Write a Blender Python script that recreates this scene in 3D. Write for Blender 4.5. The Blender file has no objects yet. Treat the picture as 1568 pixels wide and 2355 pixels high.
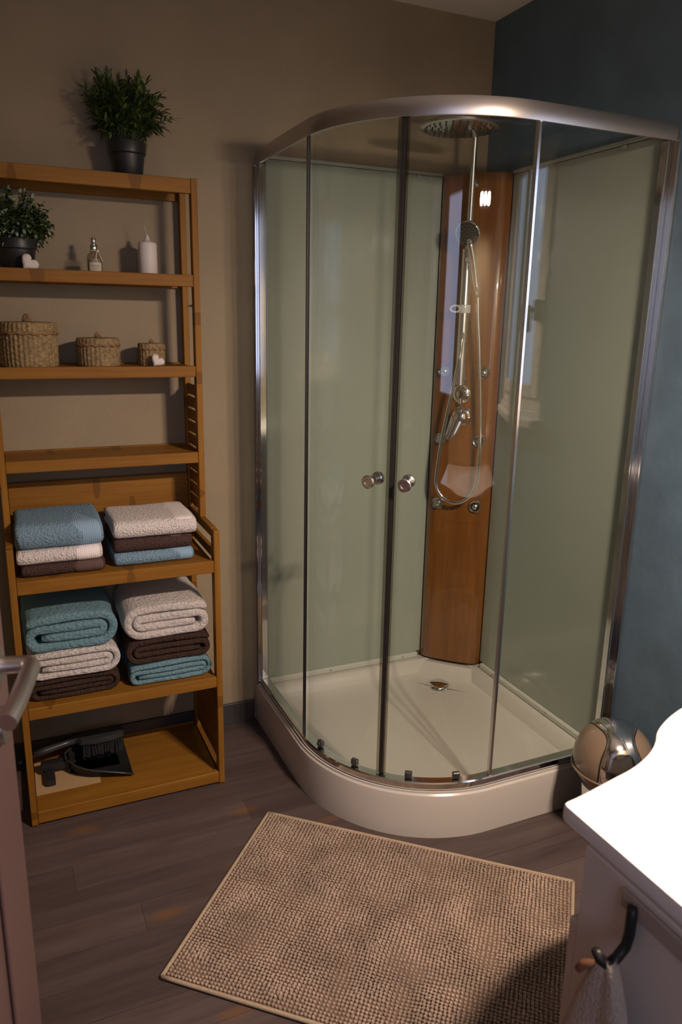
import bpy, bmesh, math, random
import numpy as np
from mathutils import Vector, Matrix
random.seed(7); RNG = np.random.default_rng(7)
SC = bpy.context.scene
COL = SC.collection
PI = math.pi

# ------------------------------------------------------------------ camera
CAM_POS = Vector((-1.68314, -2.50425, 1.49749)); YAW, PITCH, ROLL, FPX = 0.42312, 0.25284, 0.01975, 1730.83
def camera():
    cy, sy, cp, sp = math.cos(YAW), math.sin(YAW), math.cos(PITCH), math.sin(PITCH)
    f = Vector((sy*cp, cy*cp, -sp)); r = Vector((cy, -sy, 0)); u = r.cross(f)
    cr, sr = math.cos(ROLL), math.sin(ROLL)
    R = cr*r + sr*u; U = -sr*r + cr*u
    m = Matrix(((R.x, U.x, -f.x, CAM_POS.x), (R.y, U.y, -f.y, CAM_POS.y), (R.z, U.z, -f.z, CAM_POS.z), (0, 0, 0, 1)))
    cd = bpy.data.cameras.new('camera'); cd.sensor_fit = 'VERTICAL'; cd.sensor_height = 36; cd.sensor_width = 24
    cd.lens = FPX/2355*36; cd.clip_start = .02
    cd.dof.use_dof = True; cd.dof.focus_distance = 2.45; cd.dof.aperture_fstop = 6.3
    o = bpy.data.objects.new('camera', cd); COL.objects.link(o); o.matrix_world = m; SC.camera = o
camera()
# ------------------------------------------------------------------ light and exposure
LAMP_XS = (-.60, -.53, -.46); LAMP_Y, LAMP_Z = -2.08, 1.96
LAMP_W = 13.4; LAMP_COL = (1, .76, .60)
WORLD_COL = (.60, .66, .95); WORLD_S = 3.7
SC.view_settings.view_transform = 'Standard'; SC.view_settings.look = 'None'
SC.view_settings.exposure = 0; SC.view_settings.gamma = 1; SC.view_settings.use_curve_mapping = False
w = bpy.data.worlds.new('dusk_sky'); SC.world = w; w.use_nodes = True
bg = w.node_tree.nodes['Background']; bg.inputs[0].default_value = (*WORLD_COL, 1); bg.inputs[1].default_value = WORLD_S
try:
    SC.cycles.caustics_reflective = False; SC.cycles.caustics_refractive = False
    SC.cycles.transparent_max_bounces = 32; SC.cycles.max_bounces = 12; SC.cycles.glossy_bounces = 6
    SC.cycles.sample_clamp_indirect = 6
except Exception: pass
def portal(name, loc, rot, sx, sy):
    l = bpy.data.lights.new(name, 'AREA'); l.shape = 'RECTANGLE'; l.size = sx; l.size_y = sy; l.energy = 1
    l.cycles.is_portal = True
    o = bpy.data.objects.new(name, l); COL.objects.link(o); o.location = loc; o.rotation_euler = rot
portal('daylight_window', (.14, -1.58, 1.63), (0, PI/2, 0), .9, .5)       # through the window, facing -x

portal('daylight_hall', (-1.82, -3.97, 1.65), (PI/2, 0, 0), .64, 1.3)      # through the hall window, facing +y
# ------------------------------------------------------------------ materials
MATS = {}
def nt(name):
    m = bpy.data.materials.new(name); m.use_nodes = True; MATS[name] = m
    return m, m.node_tree.nodes, m.node_tree.links, m.node_tree.nodes['Principled BSDF']
def rgba(c): return (*c, 1)
def texco(N, L, scale=(1, 1, 1), rot=(0, 0, 0), kind='Object'):
    t = N.new('ShaderNodeTexCoord'); mp = N.new('ShaderNodeMapping'); L.new(t.outputs[kind], mp.inputs[0])
    mp.inputs['Scale'].default_value = scale; mp.inputs['Rotation'].default_value = rot
    return mp.outputs[0]
def noise(N, L, vec, scale, detail=4, rough=.55, dist=0):
    n = N.new('ShaderNodeTexNoise'); L.new(vec, n.inputs['Vector']); n.inputs['Scale'].default_value = scale
    n.inputs['Detail'].default_value = detail; n.inputs['Roughness'].default_value = rough; n.inputs['Distortion'].default_value = dist
    return n.outputs['Fac']
def ramp(N, L, fac, stops):
    r = N.new('ShaderNodeValToRGB'); L.new(fac, r.inputs[0]); e = r.color_ramp.elements
    while len(e) < len(stops): e.new(.5)
    for k, (p, c) in enumerate(stops): e[k].position = p; e[k].color = rgba(c)
    return r.outputs[0]
def bump(N, L, h, strength, dist, bs):
    b = N.new('ShaderNodeBump'); b.inputs['Strength'].default_value = strength; b.inputs['Distance'].default_value = dist
    L.new(h, b.inputs['Height']); L.new(b.outputs[0], bs.inputs['Normal']); return b
def plain(name, c, rough=.5, metal=0, coat=0, spec=.5, var=0, vscale=8, bumpd=0, bscale=200):
    m, N, L, B = nt(name)
    B.inputs['Base Color'].default_value = rgba(c); B.inputs['Roughness'].default_value = rough; B.inputs['Metallic'].default_value = metal
    B.inputs['Coat Weight'].default_value = coat; B.inputs['Coat Roughness'].default_value = .04; B.inputs['Specular IOR Level'].default_value = spec
    v = texco(N, L)
    if var:
        f = noise(N, L, v, vscale, 5)
        L.new(ramp(N, L, f, [(.3, tuple(x*(1-var) for x in c)), (.7, tuple(min(1, x*(1+var)) for x in c))]), B.inputs['Base Color'])
    if bumpd: bump(N, L, noise(N, L, v, bscale, 3), .6, bumpd, B)
    return m
def wood(name, dark, mid, light, axis=0, rough=.4, grain=26, coat=0, knots=False, stretch=.05):
    m, N, L, B = nt(name)
    sc = [1, 1, 1]; sc[axis] = stretch
    v = texco(N, L, tuple(sc))
    f = noise(N, L, v, grain, 8, .65, .6); f2 = noise(N, L, v, grain*5, 3, .6)
    mx = N.new('ShaderNodeMix'); mx.data_type = 'FLOAT'; mx.inputs[0].default_value = .3
    L.new(f, mx.inputs[2]); L.new(f2, mx.inputs[3])
    col = ramp(N, L, mx.outputs[0], [(.32, dark), (.5, mid), (.68, light)])
    L.new(col, B.inputs['Base Color']); B.inputs['Roughness'].default_value = rough; B.inputs['Specular IOR Level'].default_value = .3 if not coat else .5
    B.inputs['Coat Weight'].default_value = coat; B.inputs['Coat Roughness'].default_value = .03
    if not coat: bump(N, L, mx.outputs[0], .25, .0006, B)
    if knots:   # bamboo node marks: thin darker bars across the grain
        s2 = [7, 7, 7]; s2[axis] = 24
        vv = texco(N, L, tuple(s2)); vo = N.new('ShaderNodeTexVoronoi'); L.new(vv, vo.inputs['Vector']); vo.inputs['Scale'].default_value = .45
        vo.inputs['Randomness'].default_value = 1
        s3 = N.new('ShaderNodeMath'); s3.operation = 'LESS_THAN'; s3.inputs[1].default_value = .22; L.new(vo.outputs['Distance'], s3.inputs[0])
        m4 = N.new('ShaderNodeMath'); m4.operation = 'MULTIPLY'; m4.inputs[1].default_value = .7; L.new(s3.outputs[0], m4.inputs[0])
        mc = N.new('ShaderNodeMix'); mc.data_type = 'RGBA'; L.new(m4.outputs[0], mc.inputs[0]); L.new(col, mc.inputs[6]); mc.inputs[7].default_value = rgba(tuple(x*.72 for x in dark))
        L.new(mc.outputs[2], B.inputs['Base Color'])
    return m
def glass(name, tint, refl=1.0):
    m = bpy.data.materials.new(name); m.use_nodes = True; N = m.node_tree.nodes; L = m.node_tree.links; N.clear(); MATS[name] = m
    out = N.new('ShaderNodeOutputMaterial'); tr = N.new('ShaderNodeBsdfTransparent'); tr.inputs[0].default_value = rgba(tint)
    gl = N.new('ShaderNodeBsdfGlossy'); gl.inputs['Roughness'].default_value = .015
    lw = N.new('ShaderNodeLayerWeight'); lw.inputs[0].default_value = .5
    p = N.new('ShaderNodeMath'); p.operation = 'POWER'; p.inputs[1].default_value = 5; L.new(lw.outputs['Facing'], p.inputs[0])
    a = N.new('ShaderNodeMath'); a.operation = 'MULTIPLY_ADD'; a.inputs[1].default_value = .95*refl; a.inputs[2].default_value = .042*refl; L.new(p.outputs[0], a.inputs[0])
    mx = N.new('ShaderNodeMixShader'); L.new(a.outputs[0], mx.inputs[0]); L.new(tr.outputs[0], mx.inputs[1]); L.new(gl.outputs[0], mx.inputs[2]); L.new(mx.outputs[0], out.inputs[0])
    return m
def terry(name, c, scale=90, strength=1.0):
    m, N, L, B = nt(name)
    v = texco(N, L); vo = N.new('ShaderNodeTexVoronoi'); L.new(v, vo.inputs['Vector']); vo.inputs['Scale'].default_value = scale
    vo.inputs['Randomness'].default_value = .75
    f = noise(N, L, v, 420, 2)
    inv = N.new('ShaderNodeMath'); inv.operation = 'MULTIPLY_ADD'; inv.inputs[1].default_value = -1; L.new(vo.outputs['Distance'], inv.inputs[0]); L.new(f, inv.inputs[2])
    L.new(ramp(N, L, vo.outputs['Distance'], [(.1, c), (.8, tuple(x*.88 for x in c))]), B.inputs['Base Color'])
    bump(N, L, inv.outputs[0], strength, .008, B)
    B.inputs['Roughness'].default_value = .95; B.inputs['Specular IOR Level'].default_value = .1
    B.inputs['Sheen Weight'].default_value = .25; B.inputs['Sheen Roughness'].default_value = .6; B.inputs['Sheen Tint'].default_value = rgba(c)
    return m
def band(name, c):
    m, N, L, B = nt(name)
    v = texco(N, L); wv = N.new('ShaderNodeTexWave'); L.new(v, wv.inputs['Vector']); wv.inputs['Scale'].default_value = 55; wv.bands_direction = 'X'; wv.inputs['Distortion'].default_value = .6
    B.inputs['Base Color'].default_value = rgba(c); B.inputs['Roughness'].default_value = .85; B.inputs['Specular IOR Level'].default_value = .2
    bump(N, L, wv.outputs['Fac'], .5, .0015, B); return m
def leafmat(name, c1, c2):
    m, N, L, B = nt(name)
    v = texco(N, L); f = noise(N, L, v, 60, 2)
    L.new(ramp(N, L, f, [(.35, c1), (.65, c2)]), B.inputs['Base Color']); B.inputs['Roughness'].default_value = .45
    return m
def emit(name, c, s):
    m = bpy.data.materials.new(name); m.use_nodes = True; N = m.node_tree.nodes; B = N['Principled BSDF']; MATS[name] = m
    B.inputs['Base Color'].default_value = rgba(c); B.inputs['Emission Color'].default_value = rgba(c); B.inputs['Emission Strength'].default_value = s
    return m

plain('beige_paint', (.325, .265, .178), .75, var=.06, vscale=5, bumpd=.0015, bscale=60)
plain('blue_paint', (.105, .172, .245), .5, var=.16, vscale=6, bumpd=.002, bscale=30)
plain('white_paint', (.72, .70, .67), .8, var=.02)
plain('ceiling_paint', (.82, .76, .70), .85, var=.03)
plain('dark_skirting', (.05, .047, .047), .4, var=.15, vscale=20)
plain('joint', (.02, .017, .016), .8)
wood('floor_wood', (.066, .047, .045), (.100, .073, .070), (.132, .100, .095), axis=0, rough=.42, grain=14, stretch=.08)
def floor_extras():
    m = MATS['floor_wood']; N = m.node_tree.nodes; L = m.node_tree.links; B = N['Principled BSDF']
    src = B.inputs['Base Color'].links[0].from_socket
    v = texco(N, L, (2.2, 5.5, 1)); vo = N.new('ShaderNodeTexVoronoi'); L.new(v, vo.inputs['Vector']); vo.inputs['Scale'].default_value = 1.5
    mr = N.new('ShaderNodeMapRange'); mr.inputs['From Min'].default_value = .05; mr.inputs['From Max'].default_value = .20; mr.inputs['To Min'].default_value = .75; mr.inputs['To Max'].default_value = 0
    L.new(vo.outputs['Distance'], mr.inputs['Value'])
    mc = N.new('ShaderNodeMix'); mc.data_type = 'RGBA'; L.new(mr.outputs[0], mc.inputs[0]); L.new(src, mc.inputs[6]); mc.inputs[7].default_value = (.19, .095, .040, 1)
    oi = N.new('ShaderNodeObjectInfo'); mr2 = N.new('ShaderNodeMapRange'); mr2.inputs['To Min'].default_value = .80; mr2.inputs['To Max'].default_value = 1.18; L.new(oi.outputs['Random'], mr2.inputs['Value'])
    mu = N.new('ShaderNodeVectorMath'); mu.operation = 'SCALE'; L.new(mc.outputs[2], mu.inputs[0]); L.new(mr2.outputs[0], mu.inputs['Scale'])
    L.new(mu.outputs[0], B.inputs['Base Color'])
floor_extras()
wood('bamboo', (.195, .078, .009), (.265, .117, .014), (.33, .158, .022), axis=0, rough=.6, grain=26, knots=True)
wood('bamboo_upright', (.195, .078, .009), (.265, .117, .014), (.33, .158, .022), axis=2, rough=.6, grain=26, knots=True)
wood('bamboo_side', (.18, .072, .009), (.24, .105, .013), (.30, .14, .02), axis=1, rough=.6, grain=26)
wood('column_wood', (.145, .048, .005), (.21, .073, .008), (.27, .10, .012), axis=2, rough=.3, grain=30, coat=1.0, stretch=.07)
plain('chrome', (.80, .80, .80), .09, 1)
plain('satin_chrome', (.72, .71, .70), .22, 1)
plain('brushed_rail', (.58, .55, .53), .36, 1); plain('brushed_steel', (.60, .57, .56), .33, 1)
plain('dark_mesh', (.10, .10, .10), .35, .6)
plain('black_rubber', (.018, .016, .016), .5)
plain('black_plastic', (.022, .022, .024), .4)
plain('grey_plastic', (.040, .043, .047), .34)
plain('bristle', (.012, .012, .013), .7)
plain('acrylic', (.66, .63, .59), .22, coat=.3)
plain('counter_white', (.90, .89, .88), .18, coat=.4)
plain('cabinet_white', (.72, .65, .60), .45, var=.02)
plain('panel_glass', (.375, .42, .36), .10, spec=.6, var=.03, vscale=3)
plain('silicone', (.62, .63, .58), .4)
plain('panel_trim', (.50, .52, .48), .3, .6)
glass('clear_glass', (.965, .985, .972)); glass('window_glass', (.9, .95, .95)); glass('bottle_glass', (.80, .78, .72), 1.6)
glass('seal_plastic', (.72, .70, .66), 2.2); plain('clear_plastic', (.62, .66, .66), .15, spec=.7)
terry('towel_blue', (.25, .45, .54)); terry('towel_white', (.97, .91, .89)); terry('towel_brown', (.085, .052, .042))
terry('towel_blue_fine', (.27, .43, .58), 140, .8); terry('towel_white_fine', (.96, .90, .90), 140, .8); terry('towel_brown_fine', (.10, .062, .055), 140, .8)
band('band_blue', (.28, .43, .60)); band('band_white', (.95, .89, .90)); band('band_brown', (.13, .085, .075))
plain('chenille', (.47, .36, .285), .9, spec=.15, var=.16, vscale=130)
def chenille_patches():   # shading of the leaning pile, painted into its colour as soft patches
    m = MATS['chenille']; N = m.node_tree.nodes; L = m.node_tree.links; B = N['Principled BSDF']; src = B.inputs['Base Color'].links[0].from_socket
    f = noise(N, L, texco(N, L), 7.5, 4, .6); mr = N.new('ShaderNodeMapRange'); mr.inputs['From Min'].default_value = .32; mr.inputs['From Max'].default_value = .66; mr.inputs['To Min'].default_value = .66; mr.inputs['To Max'].default_value = 1.12
    L.new(f, mr.inputs['Value']); mu = N.new('ShaderNodeVectorMath'); mu.operation = 'SCALE'; L.new(src, mu.inputs[0]); L.new(mr.outputs[0], mu.inputs['Scale']); L.new(mu.outputs[0], B.inputs['Base Color'])
chenille_patches()
plain('mat_backing', (.20, .13, .09), .9, var=.1, vscale=90)
plain('mat_hem', (.46, .36, .25), .85, var=.12, vscale=150)
plain('seagrass', (.27, .19, .09), .7, var=.45, vscale=95, bumpd=.002, bscale=260)
plain('seagrass_dark', (.26, .15, .07), .75, var=.3, vscale=90)
plain('candle_wax', (.70, .66, .65), .5, var=.03)
plain('wick', (.62, .58, .54), .8)
plain('stone_white', (.72, .66, .64), .8, var=.08, vscale=120, bumpd=.002, bscale=140)
plain('paper', (.62, .56, .44), .7); plain('ink', (.10, .09, .08), .7); plain('ribbon', (.70, .64, .55), .7)
plain('soap_liquid', (.50, .45, .36), .3)
leafmat('leaf_dark', (.020, .042, .008), (.050, .088, .016)); leafmat('leaf_pale', (.06, .09, .018), (.13, .17, .035))
leafmat('leaf_silver', (.20, .27, .18), (.32, .38, .28))
plain('stem', (.05, .06, .025), .7); plain('soil', (.02, .016, .012), .95)
plain('cardboard', (.50, .33, .17), .85, var=.05, vscale=40)
plain('bin_taupe', (.25, .18, .125), .28, coat=.6)
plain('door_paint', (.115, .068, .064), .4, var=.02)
plain('hook_black', (.012, .011, .011), .45)
plain('strip_taupe', (.40, .34, .29), .6)
terry('flannel', (.60, .50, .42), 160, .5); plain('flannel_trim', (.28, .12, .06), .9)
emit('bulb', (1, .86, .66), 60)

# ------------------------------------------------------------------ helpers
ORIGIN = {}
def thing(name, label, cat, loc=(0, 0, 0), group=None, kind=None):
    o = bpy.data.objects.new(name, None); COL.objects.link(o); o.location = loc; o.empty_display_size = .05
    o['label'] = label
    if cat: o['category'] = cat
    if group: o['group'] = group
    if kind: o['kind'] = kind
    ORIGIN[o.name] = Vector(loc); return o
def tag(o, label, cat=None, group=None, kind=None):
    o['label'] = label
    if cat: o['category'] = cat
    if group: o['group'] = group
    if kind: o['kind'] = kind
    return o
def obj(name, bm, mat, parent=None, smooth=False, origin=None, label=None, kind=None):
    """bm is in world coordinates; the object is placed at its parent's origin"""
    base = ORIGIN[parent.name] if parent else (Vector(origin) if origin else Vector((0, 0, 0)))
    me = bpy.data.meshes.new(name)
    if isinstance(bm, bmesh.types.BMesh):
        bm.normal_update(); bm.transform(Matrix.Translation(-base)); bm.to_mesh(me); bm.free()
    else:
        v, f = bm; v = np.asarray(v, dtype=np.float32) - np.array(base, dtype=np.float32)
        me.from_pydata(v.tolist(), [], [list(map(int, q)) for q in f]); me.update()
    me.materials.append(MATS[mat])
    if smooth: me.shade_smooth() if smooth is True else me.set_sharp_from_angle(angle=smooth)
    if smooth and smooth is not True:
        me.polygons.foreach_set('use_smooth', [True]*len(me.polygons)); me.set_sharp_from_angle(angle=smooth)
    o = bpy.data.objects.new(name, me); COL.objects.link(o)
    if parent: o.parent = parent
    else: o.location = base
    ORIGIN[o.name] = base
    if label: o['label'] = label
    if kind: o['kind'] = kind
    return o
def box(x0, x1, y0, y1, z0, z1, b=0, bm=None, seg=1):
    t = bmesh.new(); r = bmesh.ops.create_cube(t, size=1)
    for v in t.verts: v.co = Vector(((x0+x1)/2 + v.co.x*(x1-x0), (y0+y1)/2 + v.co.y*(y1-y0), (z0+z1)/2 + v.co.z*(z1-z0)))
    if b: bmesh.ops.bevel(t, geom=t.edges[:], offset=b, segments=seg, affect='EDGES', profile=.7)
    return join(bm, t)
def join(bm, t):
    if bm is None: return t
    me = bpy.data.meshes.new('tmp'); t.to_mesh(me); t.free(); bm.from_mesh(me); bpy.data.meshes.remove(me); return bm
def tube(path, r, n=10, bm=None, cap=True, closed=False):
    bm = bm or bmesh.new(); P = [Vector(p) for p in path]; rr = r if isinstance(r, (list, tuple)) else [r]*len(P); rings = []
    up = None
    for i, p in enumerate(P):
        if closed: d = (P[(i+1) % len(P)] - P[i-1]).normalized()
        else: d = (P[min(i+1, len(P)-1)] - P[max(i-1, 0)]).normalized()
        if up is None: up = Vector((0, 0, 1)) if abs(d.z) < .9 else Vector((1, 0, 0))
        a = (up - d*up.dot(d)).normalized(); b = d.cross(a); up = a
        rings.append([bm.verts.new(p + a*math.cos(2*PI*k/n)*rr[i] + b*math.sin(2*PI*k/n)*rr[i]) for k in range(n)])
    m = len(rings)
    for i in range(m if closed else m-1):
        A, Bq = rings[i], rings[(i+1) % m]
        for k in range(n): bm.faces.new((A[k], A[(k+1) % n], Bq[(k+1) % n], Bq[k]))
    if cap and not closed: bm.faces.new(rings[0][::-1]); bm.faces.new(rings[-1])
    return bm
def lathe(profile, c=(0, 0, 0), n=32, axis=(0, 0, 1), bm=None, a0=0, a1=2*PI):
    """profile: (radius, height) pairs along the axis"""
    bm = bm or bmesh.new(); c = Vector(c); ax = Vector(axis).normalized()
    q = Vector((1, 0, 0)) if abs(ax.x) < .8 else Vector((0, 1, 0)); a = (q - ax*q.dot(ax)).normalized(); b = ax.cross(a)
    full = abs(a1-a0-2*PI) < 1e-6; rings = []
    for (r, h) in profile:
        if r < 1e-6: rings.append([bm.verts.new(c + ax*h)])
        else: rings.append([bm.verts.new(c + ax*h + (a*math.cos(t) + b*math.sin(t))*r) for t in [a0 + (a1-a0)*k/(n if full else n-1) for k in range(n)]])
    for A, B in zip(rings, rings[1:]):
        m = n if full else n-1
        for k in range(m):
            k2 = (k+1) % n
            if len(A) == 1 and len(B) == 1: continue
            if len(A) == 1: bm.faces.new((A[0], B[k2], B[k]))
            elif len(B) == 1: bm.faces.new((A[k], A[k2], B[0]))
            else: bm.faces.new((A[k], A[k2], B[k2], B[k]))
    bmesh.ops.recalc_face_normals(bm, faces=bm.faces[:])
    return bm
def prism(poly, z0, z1, b=0):
    """a flat outline (list of xy) extruded from z0 to z1"""
    bm = bmesh.new(); lo = [bm.verts.new((x, y, z0)) for x, y in poly]; hi = [bm.verts.new((x, y, z1)) for x, y in poly]; n = len(poly)
    bm.faces.new(lo[::-1]); bm.faces.new(hi)
    for k in range(n): bm.faces.new((lo[k], lo[(k+1) % n], hi[(k+1) % n], hi[k]))
    bmesh.ops.recalc_face_normals(bm, faces=bm.faces[:])
    if b: bmesh.ops.bevel(bm, geom=[e for e in bm.edges if abs(e.verts[0].co.z-e.verts[1].co.z) < 1e-6], offset=b, segments=2, affect='EDGES')
    return bm
def sweep(path, prof, bm=None, cap=True):
    """sweep a profile [(side, z)] along a plan path [(x, y)]; side is to the right of travel"""
    bm = bm or bmesh.new(); P = [Vector((x, y, 0)) for x, y in path]; rings = []
    for i, p in enumerate(P):
        d0 = (P[i]-P[i-1]).normalized() if i else None; d1 = (P[i+1]-P[i]).normalized() if i < len(P)-1 else None
        d = ((d0 or d1) + (d1 or d0)).normalized(); s = Vector((d.y, -d.x, 0))
        k = 1/max(.3, s.dot(Vector(((d1 or d0).y, -(d1 or d0).x, 0))))
        rings.append([bm.verts.new(p + s*u*k + Vector((0, 0, z))) for u, z in prof])
    n = len(prof)
    for A, B in zip(rings, rings[1:]):
        for k in range(n): bm.faces.new((A[k], A[(k+1) % n], B[(k+1) % n], B[k]))
    if cap: bm.faces.new(rings[0]); bm.faces.new(rings[-1][::-1])
    bmesh.ops.recalc_face_normals(bm, faces=bm.faces[:])
    return bm

# ------------------------------------------------------------------ the room
H = 2.507; XL = -2.07; YF = -2.28; WT = .14
def struct(name, bm, mat, label, parent=None, **k):
    o = obj(name, bm, mat, parent, **k); o['kind'] = 'structure'; o['label'] = label; return o
FLOOR = struct('floor', box(XL-.6, .4, -3.4, WT, -.06, -.006), 'joint', 'dark grey-brown wooden plank floor')
struct('wall_back', box(XL-WT, 0, 0, WT, -.006, H), 'beige_paint', 'beige painted wall behind the shelf and shower')
# right wall with the window opening
WY0, WY1, WZ0, WZ1 = -1.84, -1.33, 1.17, 2.09
b = box(0, WT, YF-WT, WY0, -.006, H); box(0, WT, WY1, WT, -.006, H, bm=b); box(0, WT, WY0, WY1, -.006, WZ0, bm=b); box(0, WT, WY0, WY1, WZ1, H, bm=b)
struct('wall_right', b, 'blue_paint', 'dark teal-blue painted wall on the right of the shower')
struct('wall_left', box(XL-WT, XL, YF-WT, 0, -.006, H), 'beige_paint', 'beige painted wall behind the open door')
DX0, DX1, DZ = -1.93, -1.04, 2.12
b = box(XL, DX0, YF-WT, YF, -.006, H); box(DX1, 0, YF-WT, YF, -.006, H, bm=b); box(DX0, DX1, YF-WT, YF, DZ, H, bm=b)
struct('wall_front', b, 'beige_paint', 'beige wall with the doorway the photograph is taken through')
struct('ceiling', box(XL-WT, WT, YF-WT, WT, H, H+.08), 'ceiling_paint', 'pale plain ceiling above the corner')
# the dim hall the photograph is taken from
b = box(XL-.6, XL-.5, -3.9, YF-WT, -.006, H); box(.3, .4, -3.9, YF-WT, -.006, H, bm=b); box(XL-.6, -2.14, -4.0, -3.9, -.006, H, bm=b); box(-1.5, .4, -4.0, -3.9, -.006, H, bm=b); box(-2.14, -1.5, -4.0, -3.9, -.006, 1.0, bm=b); box(-2.14, -1.5, -4.0, -3.9, 2.3, H, bm=b); box(XL-.5, XL-WT, YF-WT-.05, YF-WT, -.006, H, bm=b); box(WT, .3, YF-WT-.05, YF-WT, -.006, H, bm=b)
struct('wall_hall', b, 'white_paint', 'white walls of the hall behind the doorway')
struct('ceiling_hall', box(XL-.6, .4, -4.0, YF-WT, H, H+.08), 'ceiling_paint', 'ceiling of the hall behind the doorway')
struct('floor_hall', box(XL-.6, .4, -4.0, -3.4, -.06, 0), 'dark_skirting', 'dark floor of the hall behind the doorway')
# skirting board: left of the shower along the back wall, right wall below the bin
struct('baseboard_back', box(XL, -.905, -.012, 0, 0, .084, .002), 'dark_skirting', 'dark grey skirting board along the beige wall')
struct('baseboard_right', box(-.012, 0, YF, -.905, 0, .084, .002), 'dark_skirting', 'dark grey skirting board along the blue wall')
struct('baseboard_left', box(XL, XL+.012, YF, -.013, 0, .084, .002), 'dark_skirting', 'dark grey skirting board along the left wall')
# floor planks parallel to the back wall
PW = .105; y = -.05 + PW*1; rows = []
y1 = -.05
k = 0
yy = .0 - (.47 % PW)   # seams at -.47 - n*.105
top = 0.0; seam = -(.47 % PW)
r0 = 0.0
while r0 > -3.3:
    r1 = seam if r0 == 0.0 else r0 - PW
    off = (k*.437) % 1.0; x = XL - off*1.2; k += 1
    while x < 0:
        xa, xb = max(x, XL), min(x+1.2, 0)
        if xb - xa > .03:
            obj('floor_plank', box(xa+.0003, xb-.0003, r1+.0005, r0-.0005, -.006, 0), 'floor_wood', FLOOR)
        x += 1.2
    r0 = r1
# a few amber knots in the boards
# window in the right wall (just outside the frame, seen in the glass reflections)
WIN = thing('window_1', 'white framed casement window in the blue wall', None, (0, -1.585, 1.17), kind='structure')
b = box(.0, .10, WY0, WY1, WZ0, WZ0+.02); obj('window_reveal', b, 'white_paint', WIN)
def frame_rect(y0, y1, z0, z1, t, x0, x1):
    b = box(x0, x1, y0, y0+t, z0, z1, .003); box(x0, x1, y1-t, y1, z0, z1, .003, bm=b); box(x0, x1, y0+t, y1-t, z0, z0+t, .003, bm=b); box(x0, x1, y0+t, y1-t, z1-t, z1, .003, bm=b); return b
obj('window_frame', frame_rect(WY0, WY1, WZ0+.02, WZ1, .05, .03, .09), 'white_paint', WIN)
obj('casement', frame_rect(WY0+.045, WY1-.045, WZ0+.065, WZ1-.045, .045, .02, .06), 'white_paint', WIN)
obj('pane', box(.038, .042, WY0+.085, WY1-.085, WZ0+.105, WZ1-.085), 'window_glass', WIN)
b = box(.0, .02, WY1-.08, WY1-.055, 1.50, 1.57, .004); box(-.035, -.015, WY1-.078, WY1-.058, 1.46, 1.55, .006, bm=b); tube([(.005, WY1-.068, 1.535), (-.025, WY1-.068, 1.535)], .008, bm=b)
obj('window_handle', b, 'black_plastic', WIN)
obj('window_sill', box(-.055, .03, WY0-.03, WY1+.03, WZ0-.03, WZ0, .005), 'white_paint', WIN)
# open door leaf with its lever handle, at the left edge
DOOR = thing('door_1', 'mauve-grey door standing open with a steel lever handle', None, (-1.891, -2.265, 0), kind='structure')
FX = -1.891; DY1 = -1.430; DOOR.rotation_euler.z = math.radians(-12.5)
b = box(FX-.04, FX, -2.263, DY1, .008, DZ-.01, .002)
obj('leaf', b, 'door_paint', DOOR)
b = None
for (y0, y1, z0, z1) in ((-2.13, DY1-.13, .16, .92), (-2.13, DY1-.13, 1.12, 1.92)):
    b = box(FX, FX+.006, y0, y0+.018, z0, z1, .002, bm=b); box(FX, FX+.006, y1-.018, y1, z0, z1, .002, bm=b); box(FX, FX+.006, y0+.018, y1-.018, z0, z0+.018, .002, bm=b); box(FX, FX+.006, y0+.018, y1-.018, z1-.018, z1, .002, bm=b)
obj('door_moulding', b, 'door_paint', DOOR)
HY, HZ = -1.490, 1.052
hd = obj('lever_handle', lathe([(0, .0), (.009, .0), (.009, .046)], (FX+.004, HY, HZ), 20, (1, 0, 0)), 'brushed_steel', DOOR, True)
path = [(FX+.004, HY, HZ), (FX+.034, HY, HZ)] + [(FX+.034+.014*math.sin(t), HY-.014*(1-math.cos(t)), HZ) for t in (.4, .8, 1.2, PI/2)] + [(FX+.048, HY-.06, HZ-.001), (FX+.047, HY-.1, HZ-.004), (FX+.043, HY-.135, HZ-.009)]
hd2 = obj('lever', tube(path, .0115, 20), 'brushed_steel', hd, .7)
for zr in (HZ, HZ-.085): obj('rosette', lathe([(.0255, 0), (.0255, .006), (.0235, .0085), (0, .0085)], (FX+.0002, HY, zr), 28, (1, 0, 0)), 'brushed_steel', DOOR, .7)
obj('keyhole', lathe([(0, .006), (.008, .006), (.009, 0)], (FX+.0065, HY, HZ-.085), 16, (1, 0, 0)), 'chrome', DOOR, True)
for z in (.25, 1.75): obj('hinge', tube([(FX-.045, -2.263, z), (FX-.045, -2.263, z+.09)], .007, 12), 'brushed_steel', DOOR, .7)
b = box(DX0-.06, DX0, YF, YF+.012, 0, DZ+.06, .003); box(DX1, DX1+.0, YF, YF+.012, 0, .01, bm=b) if False else None
obj_tr = struct('trim_1', b, 'white_paint', 'white door casing beside the open door')

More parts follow.
